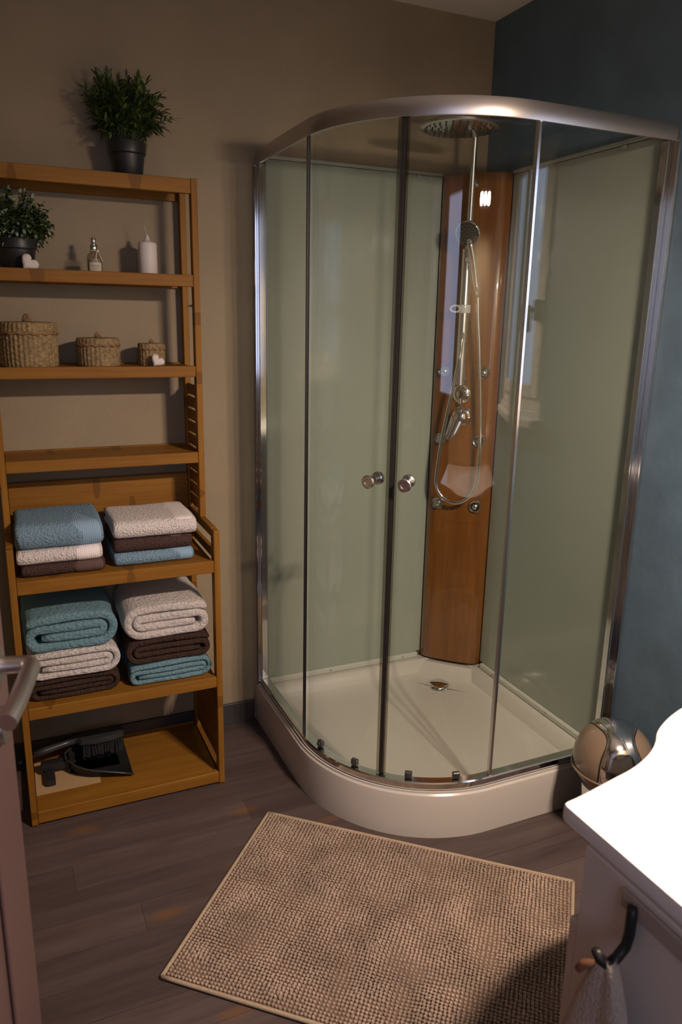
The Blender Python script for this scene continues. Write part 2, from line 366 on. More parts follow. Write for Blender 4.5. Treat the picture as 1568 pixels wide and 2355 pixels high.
# ------------------------------------------------------------------ shower tray
W, TR, TH = .90, .449, .146
def outline(d, ch, n=28):
    """quadrant outline inset by d; ch = chamfer of the wall corner"""
    w = W - d; R = TR - d; c = -(W - TR); P = []
    P += [(-d, -ch-d), (-ch-d, -d)] if ch > 0 else [(-d, -d-.0005), (-d-.0005, -d)]
    for t in (.33, .66, 1.0): P.append((-ch-d + (-w+ch+d)*t, -d))
    for t in (.33, .66): P.append((-w, -d + (c+d)*t))
    for k in range(n+1): a = PI/2*k/n; P.append((c - R*math.cos(a), c - R*math.sin(a)))
    for t in (.33, .66): P.append((c + (-d-c)*t, -w))
    P.append((-d, -w))
    for t in (.33, .66): P.append((-d, -w + (w-ch-d)*t))
    return P
TRAY = thing('shower_tray', 'white acrylic quadrant shower tray with a curved front', 'shower tray', (-.45, -.45, 0))
rings = [(.0015, 0, 0), (.0015, 0, .125), (.004, 0, .140), (.010, 0, TH), (.048, .02, TH), (.056, .14, TH-.006), (.075, .155, .102), (.092, .16, .093), (.12, .16, .090)]
bm = bmesh.new(); RV = []
for d, ch, z in rings: RV.append([bm.verts.new((x-.0, y, z)) for x, y in outline(d, ch)])
n = len(RV[0])
for A, B in zip(RV, RV[1:]):
    for k in range(n): bm.faces.new((A[k], A[(k+1) % n], B[(k+1) % n], B[k]))
DR = (-.196, -.180)
cv = [bm.verts.new((DR[0] + .3*(v.co.x-DR[0]), DR[1] + .3*(v.co.y-DR[1]), .0855)) for v in RV[-1]]
for k in range(n): bm.faces.new((RV[-1][k], RV[-1][(k+1) % n], cv[(k+1) % n], cv[k]))
c0 = bm.verts.new((DR[0]-.02, DR[1]-.02, .084))
for k in range(n): bm.faces.new((cv[k], cv[(k+1) % n], c0))
bm.faces.new(RV[0]); bmesh.ops.recalc_face_normals(bm, faces=bm.faces[:])
obj('basin', bm, 'acrylic', TRAY, .6)
obj('lip', sweep([(x, y) for x, y in outline(.012, 0)[4:-2]], [(-.003, TH-.001), (.003, TH-.001), (.003, TH+.005), (-.003, TH+.005)]), 'acrylic', TRAY, .6)
obj('drain_cover', lathe([(.044, .0), (.043, .010), (.034, .015), (0, .017)], (DR[0], DR[1], .0845), 36), 'chrome', TRAY, True)

# ------------------------------------------------------------------ shower enclosure
ENC = thing('shower_enclosure', 'curved glass shower enclosure with chrome frame and two sliding doors', 'shower enclosure', (-.45, -.45, TH))
WF = W - .022; RF = TR - .022; CC = -(W-TR)
def front_path(off, n=40, a0=0., a1=PI/2, straight=True):
    """plan path along the enclosure front, inset by off from the frame line, from the back wall round to the right wall"""
    w = WF - off; R = RF - off; P = []
    if straight: P += [(-w, -.003), (-w, CC*.5)]
    for k in range(n+1): a = a0 + (a1-a0)*k/n; P.append((CC - R*math.cos(a), CC - R*math.sin(a)))
    if straight: P += [(CC*.5, -w), (-.003, -w)]
    return P
ZT = 2.008
prof = [(-.002, ZT-.043), (.004, ZT-.043), (.005, ZT-.040), (.006, ZT-.008), (.003, ZT-.001), (-.028, ZT), (-.030, ZT-.004), (-.030, ZT-.018), (-.006, ZT-.022), (-.006, ZT-.04)]
obj('top_rail', sweep(front_path(0), prof), 'brushed_rail', ENC, .5)
prof = [(.004, TH+.005), (.006, TH+.008), (.006, TH+.026), (.002, TH+.029), (-.024, TH+.029), (-.026, TH+.025), (-.026, TH+.001), (0, TH+.001)]
obj('bottom_rail', sweep(front_path(0), prof), 'chrome', ENC, .5)
Z0, Z1 = TH+.028, ZT-.038
# wall posts
b = box(-WF-.004, -WF+.020, -.034, -.0135, Z0+.001, ZT-.044, .002); box(-WF-.012, -WF+.024, -.013, -.001, TH+.007, ZT-.0435, .002, bm=b)
obj('wall_post', b, 'chrome', ENC)
b = box(-.034, -.0135, -WF-.004, -WF+.020, Z0+.001, ZT-.044, .002); box(-.013, -.001, -WF-.020, -WF+.024, TH+.007, ZT-.0435, .002, bm=b)
obj('wall_post', b, 'chrome', ENC)
GT = .006
fx = CC + .035      # where the fixed panes end
p1 = obj('fixed_pane', box(-WF+.005, -WF+.005+GT, -.435, -.036, Z0+.002, Z1), 'clear_glass', ENC, label='flat glass pane on the left of the shower')
obj('seal_strip', box(-WF+.003, -WF+.013, -.441, -.436, Z0+.002, Z1, .001), 'black_rubber', p1)
p2 = obj('fixed_pane', box(-.435, -.036, -WF+.005, -WF+.005+GT, Z0+.002, Z1), 'clear_glass', ENC, label='flat glass pane on the right of the shower')
obj('edge_profile', box(-.447, -.436, -WF+.001, -WF+.015, Z0+.002, Z1, .002), 'satin_chrome', p2)
def arc_pane(a0, a1, off, t=GT, z0=Z0+.004, z1=Z1, n=22):
    pts = [a0 + (a1-a0)*k/n for k in range(n+1)]; R0 = RF-off; R1 = R0-t
    bm = bmesh.new(); L = []
    for a in pts:
        L.append([bm.verts.new((CC - R*math.cos(a), CC - R*math.sin(a), z)) for R, z in ((R0, z0), (R0, z1), (R1, z1), (R1, z0))])
    for A, B in zip(L, L[1:]):
        for k in range(4): bm.faces.new((A[k], A[(k+1) % 4], B[(k+1) % 4], B[k]))
    bm.faces.new(L[0][::-1]); bm.faces.new(L[-1]); bmesh.ops.recalc_face_normals(bm, faces=bm.faces[:]); return bm
DOFF = .017
GUIDES = ((.22, .575), (.99, 1.335))
def pt(a, r, z): return (CC - r*math.cos(a), CC - r*math.sin(a), z)
for side in (0, 1):
    am = PI/4
    a0, a1 = (-.03, am-.0145) if side == 0 else (am+.0145, PI/2+.03)
    d = obj('sliding_door', arc_pane(a0, a1, DOFF), 'clear_glass', ENC, .6, label='curved sliding glass door, left leaf' if side == 0 else 'curved sliding glass door, right leaf')
    e0, e1 = (am-.0145, am-.0005) if side == 0 else (am+.0005, am+.0145)
    obj('magnetic_seal', arc_pane(e0, e1, DOFF-.004, .014, n=2), 'black_rubber', d)
    g0, g1 = (am-.036, am-.0147) if side == 0 else (am+.0147, am+.036)
    obj('edge_profile', arc_pane(g0, g1, DOFF-.0025, .0024, n=3), 'seal_plastic', d)
    for q in GUIDES[side]:
        r = RF - DOFF
        b = box(-.011, .011, -.005, .008, 0, .020, .002)
        bmesh.ops.rotate(b, verts=b.verts, cent=(0, 0, 0), matrix=Matrix.Rotation(q - PI/2, 3, 'Z')); bmesh.ops.translate(b, verts=b.verts, vec=pt(q, r+.004, Z0+.0035))
        lathe([(0, .010), (.006, .010), (.006, .004)], pt(q, r+.004, Z0+.014), 12, (-math.cos(q), -math.sin(q), 0), bm=b)
        obj('door_guide', b, 'dark_mesh', d)
    q = am - .135 if side == 0 else am + .10
    ax = Vector((-math.cos(q), -math.sin(q), 0)); c = Vector(pt(q, RF-DOFF, 1.068))
    kn = obj('knob', lathe([(0, .030), (.008, .030), (.0095, .033), (.016, .033), (.0185, .031), (.0185, .024), (.015, .020), (.008, .018), (.007, .0)], c, 28, ax), 'satin_chrome', d, .6)
    obj('knob_inside', lathe([(.007, -.006), (.008, -.024), (.015, -.026), (.0185, -.030), (.0185, -.037), (0, -.039)], c, 28, ax), 'satin_chrome', kn, .6)

# ------------------------------------------------------------------ wall panels and wooden column
PT = 1.985
PB = TH + .022
def wall_panel(which):
    if which == 'back':
        r = thing('shower_wall_panel', 'pale green glass panel on the beige wall inside the shower', 'shower panel', (-.53, -.003, PB), 'shower wall panels')
        obj('glass_panel', box(-WF+.026, -.193, -.016, -.003, PB, PT, .0015), 'panel_glass', r)
        obj('top_trim', box(-WF+.026, -.193, -.022, -.003, PT+.0005, PT+.012, .002), 'panel_trim', r)
        obj('bottom_trim', box(-WF+.026, -.21, -.030, -.003, TH+.001, PB-.0005, .003), 'silicone', r)
        for x in (-.72, -.30): obj('clip', box(x, x+.014, -.026, -.0165, PT-.012, PT-.0005, .002), 'panel_trim', r)
        for x in (-.60, -.28): obj('screw_cap', lathe([(.005, 0), (.004, .003), (0, .004)], (x, -.030, TH+.012), 10, (0, -1, 0)), 'chrome', r)
    else:
        r = thing('shower_wall_panel', 'pale green glass panel on the blue wall inside the shower', 'shower panel', (-.003, -.53, PB), 'shower wall panels')
        obj('glass_panel', box(-.016, -.003, -WF+.026, -.193, PB, PT, .0015), 'panel_glass', r)
        obj('top_trim', box(-.022, -.003, -WF+.026, -.193, PT+.0005, PT+.012, .002), 'panel_trim', r)
        obj('bottom_trim', box(-.030, -.003, -WF+.026, -.21, TH+.001, PB-.0005, .003), 'silicone', r)
        for y in (-.72, -.30): obj('clip', box(-.026, -.0165, y, y+.014, PT-.012, PT-.0005, .002), 'panel_trim', r)
        for y in (-.62, -.30): obj('screw_cap', lathe([(.005, 0), (.004, .003), (0, .004)], (-.030, y, TH+.012), 10, (-1, 0, 0)), 'chrome', r)
wall_panel('back'); wall_panel('right')
S2 = 2**.5
def dg(u, k, z):   # diagonal frame of the corner column: u along it, k = -(x+y)
    return Vector(((u*S2 - k)/2, (-u*S2 - k)/2, z))
NX = Vector((-1, -1, 0)).normalized(); UX = Vector((1, -1, 0)).normalized()
COLM = thing('shower_column', 'glossy brown wooden shower column with chrome jets and mixer in the corner', 'shower column', dg(0, .2, TH))
ws = .122; us = [ws*math.sin(PI/2*t) for t in [x/12 for x in range(-12, 13)]]
def kk(u):
    a = abs(u)/ws; return .252 - .010*a*a - .030*a**9
bm = bmesh.new(); rows = []
zlev = [TH+.012, TH+.016, .5, 1.0, 1.5, PT+.002, PT+.006]
for zi, z in enumerate(zlev):
    s = -.004 if zi in (0, len(zlev)-1) else 0
    rows.append([bm.verts.new(dg(u, kk(u)+s, z)) for u in us] + [bm.verts.new(dg(us[-1], .19, z)), bm.verts.new(dg(us[0], .19, z))])
n = len(rows[0])
for A, B in zip(rows, rows[1:]):
    for k in range(n): bm.faces.new((A[k], A[(k+1) % n], B[(k+1) % n], B[k]))
bm.faces.new(rows[0][::-1]); bm.faces.new(rows[-1]); bmesh.ops.recalc_face_normals(bm, faces=bm.faces[:])
obj('wood_panel', bm, 'column_wood', COLM, .6)
for z in (1.312, 1.061, .810):
    for u in (-.074, .071):
        c = dg(u, kk(u), z)
        j = obj('body_jet', lathe([(.0245, 0), (.0245, .006), (.022, .011), (.0185, .010), (.0170, .005), (0, .005)], c, 28, NX), 'chrome', COLM, .7)
        obj('jet_nozzle', lathe([(.0095, .005), (.0095, .011), (.006, .014), (0, .0145)], c, 20, NX), 'satin_chrome', j, .7)
c = dg(-.005, kk(0), 1.233)
j = obj('diverter', lathe([(.034, 0), (.034, .004), (.029, .009), (.018, .011), (.017, .030), (.014, .034), (0, .035)], c, 32, NX), 'chrome', COLM, .7)
b = tube([c + NX*.024 + UX*.0, c + NX*.024 + Vector((0, 0, -.034))], .0075, 14); obj('diverter_lever', b, 'chrome', j, .7)
c = dg(-.004, kk(0), 1.150)
j = obj('mixer', lathe([(.040, 0), (.040, .004), (.036, .011), (.030, .013), (.029, .034), (.025, .043), (.013, .048), (0, .049)], c, 36, NX), 'chrome', COLM, .7)
# flat tongue-shaped lever of the mixer
bm = bmesh.new(); L = []
for t in [x/8 for x in range(9)]:
    p = c + NX*(.036 + .020*t) + Vector((0, 0, .006 - .088*t)) - UX*(.030*t); ww = .027*(1-.35*t)*(math.sqrt(max(0, 1-max(0, (t-.8)/.2)**2*.75))); th = .009*(1-.6*t)
    L.append([bm.verts.new(p + UX*ww*math.cos(a) + NX*th*math.sin(a)) for a in [2*PI*k/12 for k in range(12)]])
for A, B in zip(L, L[1:]):
    for k in range(12): bm.faces.new((A[k], A[(k+1) % 12], B[(k+1) % 12], B[k]))
bm.faces.new(L[0][::-1]); bm.faces.new(L[-1]); bmesh.ops.recalc_face_normals(bm, faces=bm.faces[:])
obj('mixer_lever', bm, 'chrome', j, .9)
# riser: wide lower rail, thin upper tube, arm to the head
b = tube([dg(-.004, .325, 1.27), dg(-.003, .325, 1.735)], .0175, 24)
obj('riser_rail', b, 'satin_chrome', COLM, .7)
b = tube([dg(-.002, .325, 1.735), dg(0, .325, 2.10)] + [dg(0, .325 + .055*S2*(1-math.cos(t)), 2.10 + .055*math.sin(t)*.45) for t in (.4, .8, 1.2, PI/2)] + [dg(.015, .72, 2.128), dg(.016, .745, 2.122), dg(.017, .765, 2.10)], .0095, 16)
obj('riser_tube', b, 'chrome', COLM, .7)
for z in (1.285, 1.72, 1.955):
    b = tube([dg(-.003, .245, z), dg(-.003, .325, z)], .008, 12); lathe([(0, .004), (.015, .004), (.017, 0)], dg(-.003, .248, z), 18, NX, bm=b)
    obj('rail_bracket', b, 'chrome', COLM, .7)
hc = dg(.017, .765, 2.048)
hd = obj('shower_head', lathe([(.012, .055), (.014, .040), (.018, .030), (.035, .022), (.112, .012), (.117, .008), (.117, .002), (.114, 0), (0, -.001)], hc, 56), 'satin_chrome', COLM, .6)
b = None
for rr, nn in ((.022, 6), (.042, 12), (.062, 18), (.082, 24), (.101, 30)):
    for k in range(nn):
        a = 2*PI*k/nn; b = lathe([(.0032, 0), (.0026, -.0035), (0, -.004)], hc + Vector((rr*math.cos(a), rr*math.sin(a), -.0008)), 6, bm=b)
obj('nozzles', b, 'dark_mesh', hd, kind='stuff')
# slider bracket (clear ring) on the rail
b = lathe([(.0215, -.014), (.0225, -.010), (.0225, .010), (.0215, .014), (.0180, .014), (.0180, -.014), (.0215, -.014)], dg(-.0035, .325, 1.535), 26)
sl = obj('slider', b, 'clear_plastic', COLM, .7)
ringc = dg(-.030, .36, 1.535)
obj('slider_hook', tube([ringc + Vector((NX.x*.0, 0, 0)) + UX*.017*math.cos(a) + Vector((0, 0, .011*math.sin(a))) for a in [2*PI*k/20 for k in range(20)]], .0035, 8, closed=True), 'clear_plastic', sl, True)
obj('handset_holder', tube([dg(-.003, .325, 1.70), dg(.010, .345, 1.70), dg(.022, .365, 1.70)], [.016, .013, .012], 16), 'chrome', COLM, .7)
# hose
hp = [(-.0, .335, 1.465), (-.002, .352, 1.42), (-.006, .35, 1.37), (-.020, .34, 1.29), (-.048, .335, 1.135), (-.064, .33, 1.02), (-.073, .325, .93), (-.070, .325, .885), (-.050, .325, .852), (-.022, .325, .834), (.005, .325, .829), (.033, .325, .838), (.058, .325, .862), (.078, .325, .905), (.084, .325, .96), (.083, .325, 1.09), (.074, .328, 1.22), (.060, .335, 1.40), (.050, .342, 1.50), (.045, .346, 1.575)]
def catmull(P, m=8):
    P = [np.array(p, float) for p in P]; out = []
    for i in range(len(P)-1):
        p0, p1, p2, p3 = P[max(i-1, 0)], P[i], P[i+1], P[min(i+2, len(P)-1)]
        for k in range(m):
            t = k/m; out.append(.5*((2*p1) + (p2-p0)*t + (2*p0-5*p1+4*p2-p3)*t*t + (3*p1-p0-3*p2+p3)*t**3))
    out.append(P[-1]); return out
hpts = [dg(*p) for p in catmull(hp, 28)]
obj('hose', tube(hpts, [.0060 if k % 2 else .0073 for k in range(len(hpts))], 10), 'chrome', COLM, True)
b = lathe([(.010, 0), (.012, .01), (.012, .02)], dg(0, .325, 1.468), 16, bm=None); obj('hose_outlet', tube([dg(-.003, .325, 1.50), dg(0, .335, 1.463)], [.012, .008], 14), 'chrome', COLM, .7)
# hand shower resting in its holder
HS = thing('hand_shower', 'round chrome hand shower hanging in its holder on the wooden column', 'hand shower', dg(.045, .346, 1.575))
p0, p1, p2 = dg(.045, .346, 1.577), dg(.026, .385, 1.70), dg(.013, .41, 1.765)
obj('handle', tube([p0, p0.lerp(p1, .3), p1, p1.lerp(p2, .6), p2], [.0085, .0105, .0125, .012, .012], 16), 'chrome', HS, True)
fd = (NX + Vector((0, 0, -.45)) - UX*.12).normalized(); hc2 = dg(.010, .415, 1.782)
obj('spray_body', lathe([(0, -.026), (.019, -.024), (.036, -.011), (.043, .002), (.043, .008), (.040, .010)], hc2, 36, fd), 'chrome', HS, True)
fp = obj('spray_face', lathe([(.040, .010), (.036, .0115), (0, .012)], hc2, 36, fd), 'dark_mesh', HS, True)
b = None; A = fd.cross(Vector((0, 0, 1))).normalized(); Bv = fd.cross(A)
for rr, nn in ((.009, 6), (.019, 12), (.029, 18)):
    for k in range(nn):
        a = 2*PI*k/nn; b = lathe([(.0022, 0), (.0016, .002), (0, .0022)], hc2 + fd*.0115 + (A*math.cos(a) + Bv*math.sin(a))*rr, 6, fd, bm=b)
obj('nozzles', b, 'satin_chrome', fp, kind='stuff')

# ------------------------------------------------------------------ bamboo shelf
SX0, SX1 = -1.712, -1.120; YU, YL = -.200, -.363; PWD = .0185
SH = thing('bamboo_shelf', 'tall brown bamboo bathroom shelf unit with towels against the beige wall', 'shelf', ((SX0+SX1)/2, -.18, 0))
for x0 in (SX0, SX1-PWD):
    x1 = x0 + PWD
    obj('rear_post', box(x0, x1, -.045, -.016, .004, 1.876, .0015), 'bamboo_upright', SH)
    obj('front_post', box(x0, x1, YU, YU+.030, .8705, 1.876, .0015), 'bamboo_upright', SH)
    obj('front_leg', box(x0, x1, YL, YL+.034, .004, .868, .0015), 'bamboo_upright', SH)
    obj('arm', box(x0, x1, YL+.0345, -.0455, .842, .870, .0015), 'bamboo_side', SH)
    obj('foot_pad', box(x0+.002, x1-.002, YL+.004, YL+.03, .0002, .004), 'black_rubber', SH)
    obj('foot_pad', box(x0+.002, x1-.002, -.042, -.02, .0002, .004), 'black_rubber', SH)
    xs = x0+.005
    z = 1.283
    while z > .89:
        obj('side_slat', box(xs, xs+.009, YU+.0305, -.0455, z-.0325, z, .001), 'bamboo_side', SH); z -= .0405
    obj('side_rail', box(x0+.002, x1-.002, YL+.0345, -.0455, .004, .0425, .001), 'bamboo_side', SH)
    z = .340
    while z > .08:
        obj('side_slat', box(xs, xs+.009, YL+.0345, -.0455, z-.0285, z, .001), 'bamboo_side', SH); z -= .0335
ix0, ix1 = SX0+PWD+.0005, SX1-PWD-.0005
def shelf(z0, z1, yf, lip):
    s = obj('shelf_board', box(ix0, ix1, yf+.0215, -.0165, z1-lip-.012, z1-lip, .001), 'bamboo', SH)
    obj('front_rail', box(ix0, ix1, yf+.001, yf+.021, z0, z1, .0015), 'bamboo', s)
    obj('rear_rail', box(ix0, ix1, -.0160, -.004, z0, z1, .001), 'bamboo', s)
    return s
shelf(1.835, 1.874, YU, .004); shelf(1.577, 1.611, YU, .004); shelf(1.313, 1.346, YU, .004); shelf(1.047, 1.081, YU, .003)
shelf(.735, .773, YL, .004); shelf(.351, .387, YL, .004); shelf(.008, .046, YL, .008)
for x0 in (SX0+.003, SX1-PWD+.003): obj('side_rail', box(x0, x0+.0125, YL+.0345, -.0455, .774, .802, .001), 'bamboo_side', SH)
obj('back_board', box(ix0, ix1, -.040, -.028, .862, .986, .0015), 'bamboo', SH)
# little steel hooks screwed to the right side of the shelf, where they show against the wall
for z, y in ((.882, -.055), (1.524, -.055)):
    b = tube([(SX1, y, z), (SX1+.022, y, z), (SX1+.027, y, z+.004), (SX1+.027, y, z+.014)] if z < 1 else [(SX1, y, z), (SX1+.014, y, z)], .0035, 8); obj('wall_hook', b, 'dark_mesh', SH)

# ------------------------------------------------------------------ towels
def ribbon(path, th, L0, L1, axis, org, taper=.006, nlen=26, seed=0, wob=.004, fat=0.0):
    """thick strip folded along a 2-D path (p, z), extruded along the other plan axis from L0 to L1.
    axis 'y': path p runs in x, extrusion in y (front end at L0); axis 'x': path p runs in y, extrusion in x"""
    P = [np.array(p, float) for p in path]; m = len(P); rs = np.random.default_rng(seed); ph = rs.uniform(0, 6.28, 8)
    nrm = []
    for i in range(m):
        d = P[min(i+1, m-1)] - P[max(i-1, 0)]; d = d/np.linalg.norm(d); nrm.append(np.array((-d[1], d[0])))
    ss = [0, .0022, .006, .012] + list(np.linspace(.025, abs(L1-L0)-.025, nlen)) + [abs(L1-L0)-.012, abs(L1-L0)-.006, abs(L1-L0)-.0022, abs(L1-L0)]
    facs = [.35, .66, .88, .97] + [1]*nlen + [.97, .88, .66, .35]
    sg = 1 if L1 > L0 else -1
    V = []; F = []
    for s, fc in zip(ss, facs):
        row = []
        for sd in (1, -1):
            rng = range(m) if sd == 1 else range(m-1, -1, -1)
            for i in rng:
                e = 1.0
                if i in (0, m-1): e = .55
                h = (th/2 + fat)*fc*e
                q = P[i] + nrm[i]*sd*h
                w1 = wob*(math.sin(s*19 + ph[0] + q[0]*9) + .6*math.sin(s*43 + ph[1] + q[0]*23))*.5
                q = q + np.array((w1*.8, w1*.35*min(1, max(0, q[1]*18)) if True else 0))
                l = L0 + sg*s + .5*wob*math.sin(q[0]*31 + ph[2] + q[1]*40)
                row.append((q[0], l, q[1]) if axis == 'y' else (l, q[0], q[1]))
        V.append(row)
    n = len(V[0]); verts = [np.array(v) + np.array(org) for r in V for v in r]
    R = len(V)
    for a in range(R-1):
        for k in range(n): F.append((a*n+k, a*n+(k+1) % n, (a+1)*n+(k+1) % n, (a+1)*n+k))
    for a in (0, R-1):
        for k in range(m-1):
            q = (a*n+k, a*n+k+1, a*n+n-2-k, a*n+n-1-k); F.append(q if a else q[::-1])
    bm = bmesh.new(); vs = [bm.verts.new(v) for v in verts]
    for f in F:
        try: bm.faces.new([vs[i] for i in f])
        except ValueError: pass
    bmesh.ops.recalc_face_normals(bm, faces=bm.faces[:])
    return bm
def spiral(wd, h, flip, layers=4):
    """flattened spiral fold; returns path in (p, z), z from 0 to h, p from 0 to wd"""
    t = h/layers; P = []
    zc = h/2
    def arcp(cx, cz, r, a0, a1, m=9):
        return [(cx + r*math.cos(a), cz + r*math.sin(a)) for a in [a0 + (a1-a0)*k/m for k in range(m+1)]]
    R = h/2 - t/2
    # outer top layer from the left
    P.append((t*.30, h - t*1.05)); P.append((t*.62, h - t*.76)); P.append((t*1.3, h-t*.55))
    P += [(t*2.2 + (wd - R - t*3.2)*k/8, h - t/2 + .12*t*math.sin(PI*k/8)) for k in range(9)]
    P += arcp(wd - R - t/2, zc, R, PI/2, -PI/2, 12)
    P += [(wd - R - t/2 - (wd - R - t/2 - h/2)*k/8, t/2) for k in range(1, 8)]
    r2 = (h - t*1.5 - t/2)/2
    P += arcp(r2 + t/2, t/2 + r2, r2, -PI/2, -3*PI/2, 10)
    r3 = (h - t*1.5 - t*1.5)/2
    xe = wd - R - t*.56
    P += [(r2 + t/2 + (xe - r2 - t/2)*k/8, h - t*1.5) for k in range(1, 8)]
    P += arcp(xe, h - t*1.5 - r3, r3, PI/2, -PI/2, 7)
    P += [(xe - (xe - h*.42)*k/6, t*1.5) for k in range(1, 7)]
    if flip: P = [(wd - p, z) for p, z in P]
    return P
def bath_towel(x0, x1, yf, yb, z0, h, mat, label, flip, seed):
    t = thing('bath_towel', label, 'towel', ((x0+x1)/2, (yf+yb)/2, z0), 'folded bath towels on the lower shelf')
    P = spiral(x1-x0-.004, h, flip)
    obj('folded_cloth', ribbon(P, h/4*.985, yf, yb, 'y', (x0+.002, 0, z0), seed=seed), mat, t, True)
    return t
Z = .3842
bath_towel(-1.686, -1.424, -.322, -.06, Z, .065, 'towel_brown', 'dark brown bath towel at the bottom of the left lower stack', False, 1)
bath_towel(-1.684, -1.420, -.332, -.06, Z+.0680, .084, 'towel_white', 'white bath towel between the brown and teal towels', False, 2)
bath_towel(-1.690, -1.424, -.330, -.06, Z+.1545, .110, 'towel_blue', 'thick teal bath towel on top of the left lower stack', False, 3)
bath_towel(-1.402, -1.143, -.330, -.06, Z, .065, 'towel_blue', 'teal bath towel at the bottom of the right lower stack', False, 4)
bath_towel(-1.408, -1.145, -.326, -.06, Z+.0680, .078, 'towel_brown', 'dark brown bath towel under the big white towel', True, 5)
bath_towel(-1.412, -1.147, -.328, -.06, Z+.1485, .106, 'towel_white', 'thick white bath towel on top of the right lower stack', True, 6)
def ufold(yf, yb, h):
    t = h/2; r = t/2; P = [(yb - (yb - yf - h/2)*k/10, h - t/2) for k in range(11)]
    P += [(yf + h/2 - r*1.0*math.sin(a)*1.0 - (h/2 - t)*math.sin(a), h/2 + r*math.cos(a)) for a in [PI*k/10 for k in range(1, 10)]]
    P += [(yf + h/2 + (yb - yf - h/2)*k/10, t/2) for k in range(11)]
    return P
def hand_towel(x0, x1, yf, yb, z0, h, col, label, seed, band_at=(.60, .86), tilt=0):
    t = thing('hand_towel', label, 'towel', ((x0+x1)/2, (yf+yb)/2, z0), 'folded hand towels on the upper shelf')
    P = ufold(yf, yb, h)
    c = obj('folded_cloth', ribbon(P, h/2*.985, x0, x1, 'x', (0, 0, z0), seed=seed, wob=.003), 'towel_%s_fine' % col, t, True)
    a, b = band_at; xa, xb = x0 + (x1-x0)*a, x0 + (x1-x0)*b
    if xb - xa > .02:
        P2 = P
        obj('woven_band', ribbon(P2, h/2*.985, xa, xb, 'x', (0, 0, z0), nlen=8, seed=seed, wob=.003, fat=.0007), 'band_%s' % col, c, True)
    if tilt: t.rotation_euler.z = tilt
    return t
Z = .7702
hand_towel(-1.679, -1.452, -.326, -.085, Z, .036, 'brown', 'dark brown hand towel at the bottom of the left upper stack', 11, (.62, .985))
hand_towel(-1.686, -1.455, -.332, -.085, Z+.0365, .041, 'white', 'white hand towel between the brown and blue hand towels', 12, (.66, .985))
hand_towel(-1.684, -1.450, -.330, -.085, Z+.078, .072, 'blue', 'thick blue hand towel on top of the left upper stack', 13, (.60, .985))
hand_towel(-1.424, -1.189, -.318, -.085, Z, .040, 'blue', 'blue hand towel at the bottom of the right upper stack', 14, (.66, .985))
hand_towel(-1.422, -1.191, -.318, -.085, Z+.0405, .042, 'brown', 'dark brown hand towel under the white hand towel', 15, (.66, .90))
hand_towel(-1.420, -1.176, -.324, -.085, Z+.083, .052, 'white', 'thick white hand towel on top of the right upper stack', 16, (.70, .985))

# ------------------------------------------------------------------ baskets
def weave(c, prof, ribs, rows, amp, n_per=4, m_per=3):
    """woven wall: prof gives (radius, height) ends; checkerboard bulges"""
    na = ribs*n_per; nz = rows*m_per; V = []; F = []
    for j in range(nz+1):
        t = j/nz; r = np.interp(t, prof[0], prof[1]); z = np.interp(t, prof[0], prof[2])
        for i in range(na):
            a = 2*PI*i/na; ph = (i/n_per + (j//m_per)*.5)
            bul = abs(math.sin(PI*i/n_per))*(.72 + .28*((i//n_per + j//m_per) % 2)); rw = .45 + .55*math.sin(PI*((j % m_per)+.5)/m_per)
            rr = r + amp*bul*rw*(1 if (0 < j < nz) else 0)
            V.append((c[0]+rr*math.cos(a), c[1]+rr*math.sin(a), c[2]+z))
    for j in range(nz):
        for i in range(na): F.append((j*na+i, j*na+(i+1) % na, (j+1)*na+(i+1) % na, (j+1)*na+i))
    return V, F, na, nz
def basket(c, r, h, label, knob='loop', ribs=30, rows=12):
    t = thing('lidded_basket', label, 'basket', c, 'lidded seagrass baskets')
    hb = h*.74
    V, F, na, nz = weave(c, ((0, .12, .5, 1), (r*.93, r*.955, r*.97, r*.955), (.0005, hb*.1, hb*.5, hb)), ribs, rows, r*.075)
    F = list(F) + [tuple(range(na-1, -1, -1))]
    obj('body', (V, F), 'seagrass', t, True)
    V, F, na, nz = weave((c[0], c[1], c[2]+hb*.965), ((0, .12, .62, .80, 1.0), (r*.99, r*1.01, r*.985, r*.93, .004), (0, h*.02, h*.185, h*.225, h*.24)), ribs, 7, r*.06)
    lid = obj('lid', (V, F), 'seagrass', t, True)
    obj('lid_rim', tube([(c[0]+r*1.005*math.cos(a), c[1]+r*1.005*math.sin(a), c[2]+hb*.965+.002*math.sin(a*15)) for a in [2*PI*k/90 for k in range(90)]], r*.045+.0015, 8, closed=True), 'seagrass_dark', lid, True)
    zt = c[2]+hb*.965+h*.24; s = max(.008, r*.17)
    b = tube([(c[0]-s*.55*math.cos(a)*1.1, c[1], zt-.003+s*.85*math.sin(a)*1.7) for a in [PI*k/10 for k in range(11)]], s*.36, 8)
    tube([(c[0]-s*.8, c[1]-.002, zt+.001), (c[0], c[1]-.006, zt+.003), (c[0]+s*.8, c[1]-.002, zt+.001)], s*.3, 8, bm=b)
    obj('lid_knob', b, 'seagrass_dark', lid, True)
Z = 1.3424
basket((-1.602, -.100, Z), .0785, .134, 'largest seagrass basket with a lid at the left of the shelf', ribs=38, rows=15)
basket((-1.409, -.100, Z), .0605, .088, 'medium seagrass basket with a lid between the other two', ribs=30, rows=11)
basket((-1.252, -.100, Z), .0395, .072, 'smallest seagrass basket with a lid behind a white heart', ribs=22, rows=8)

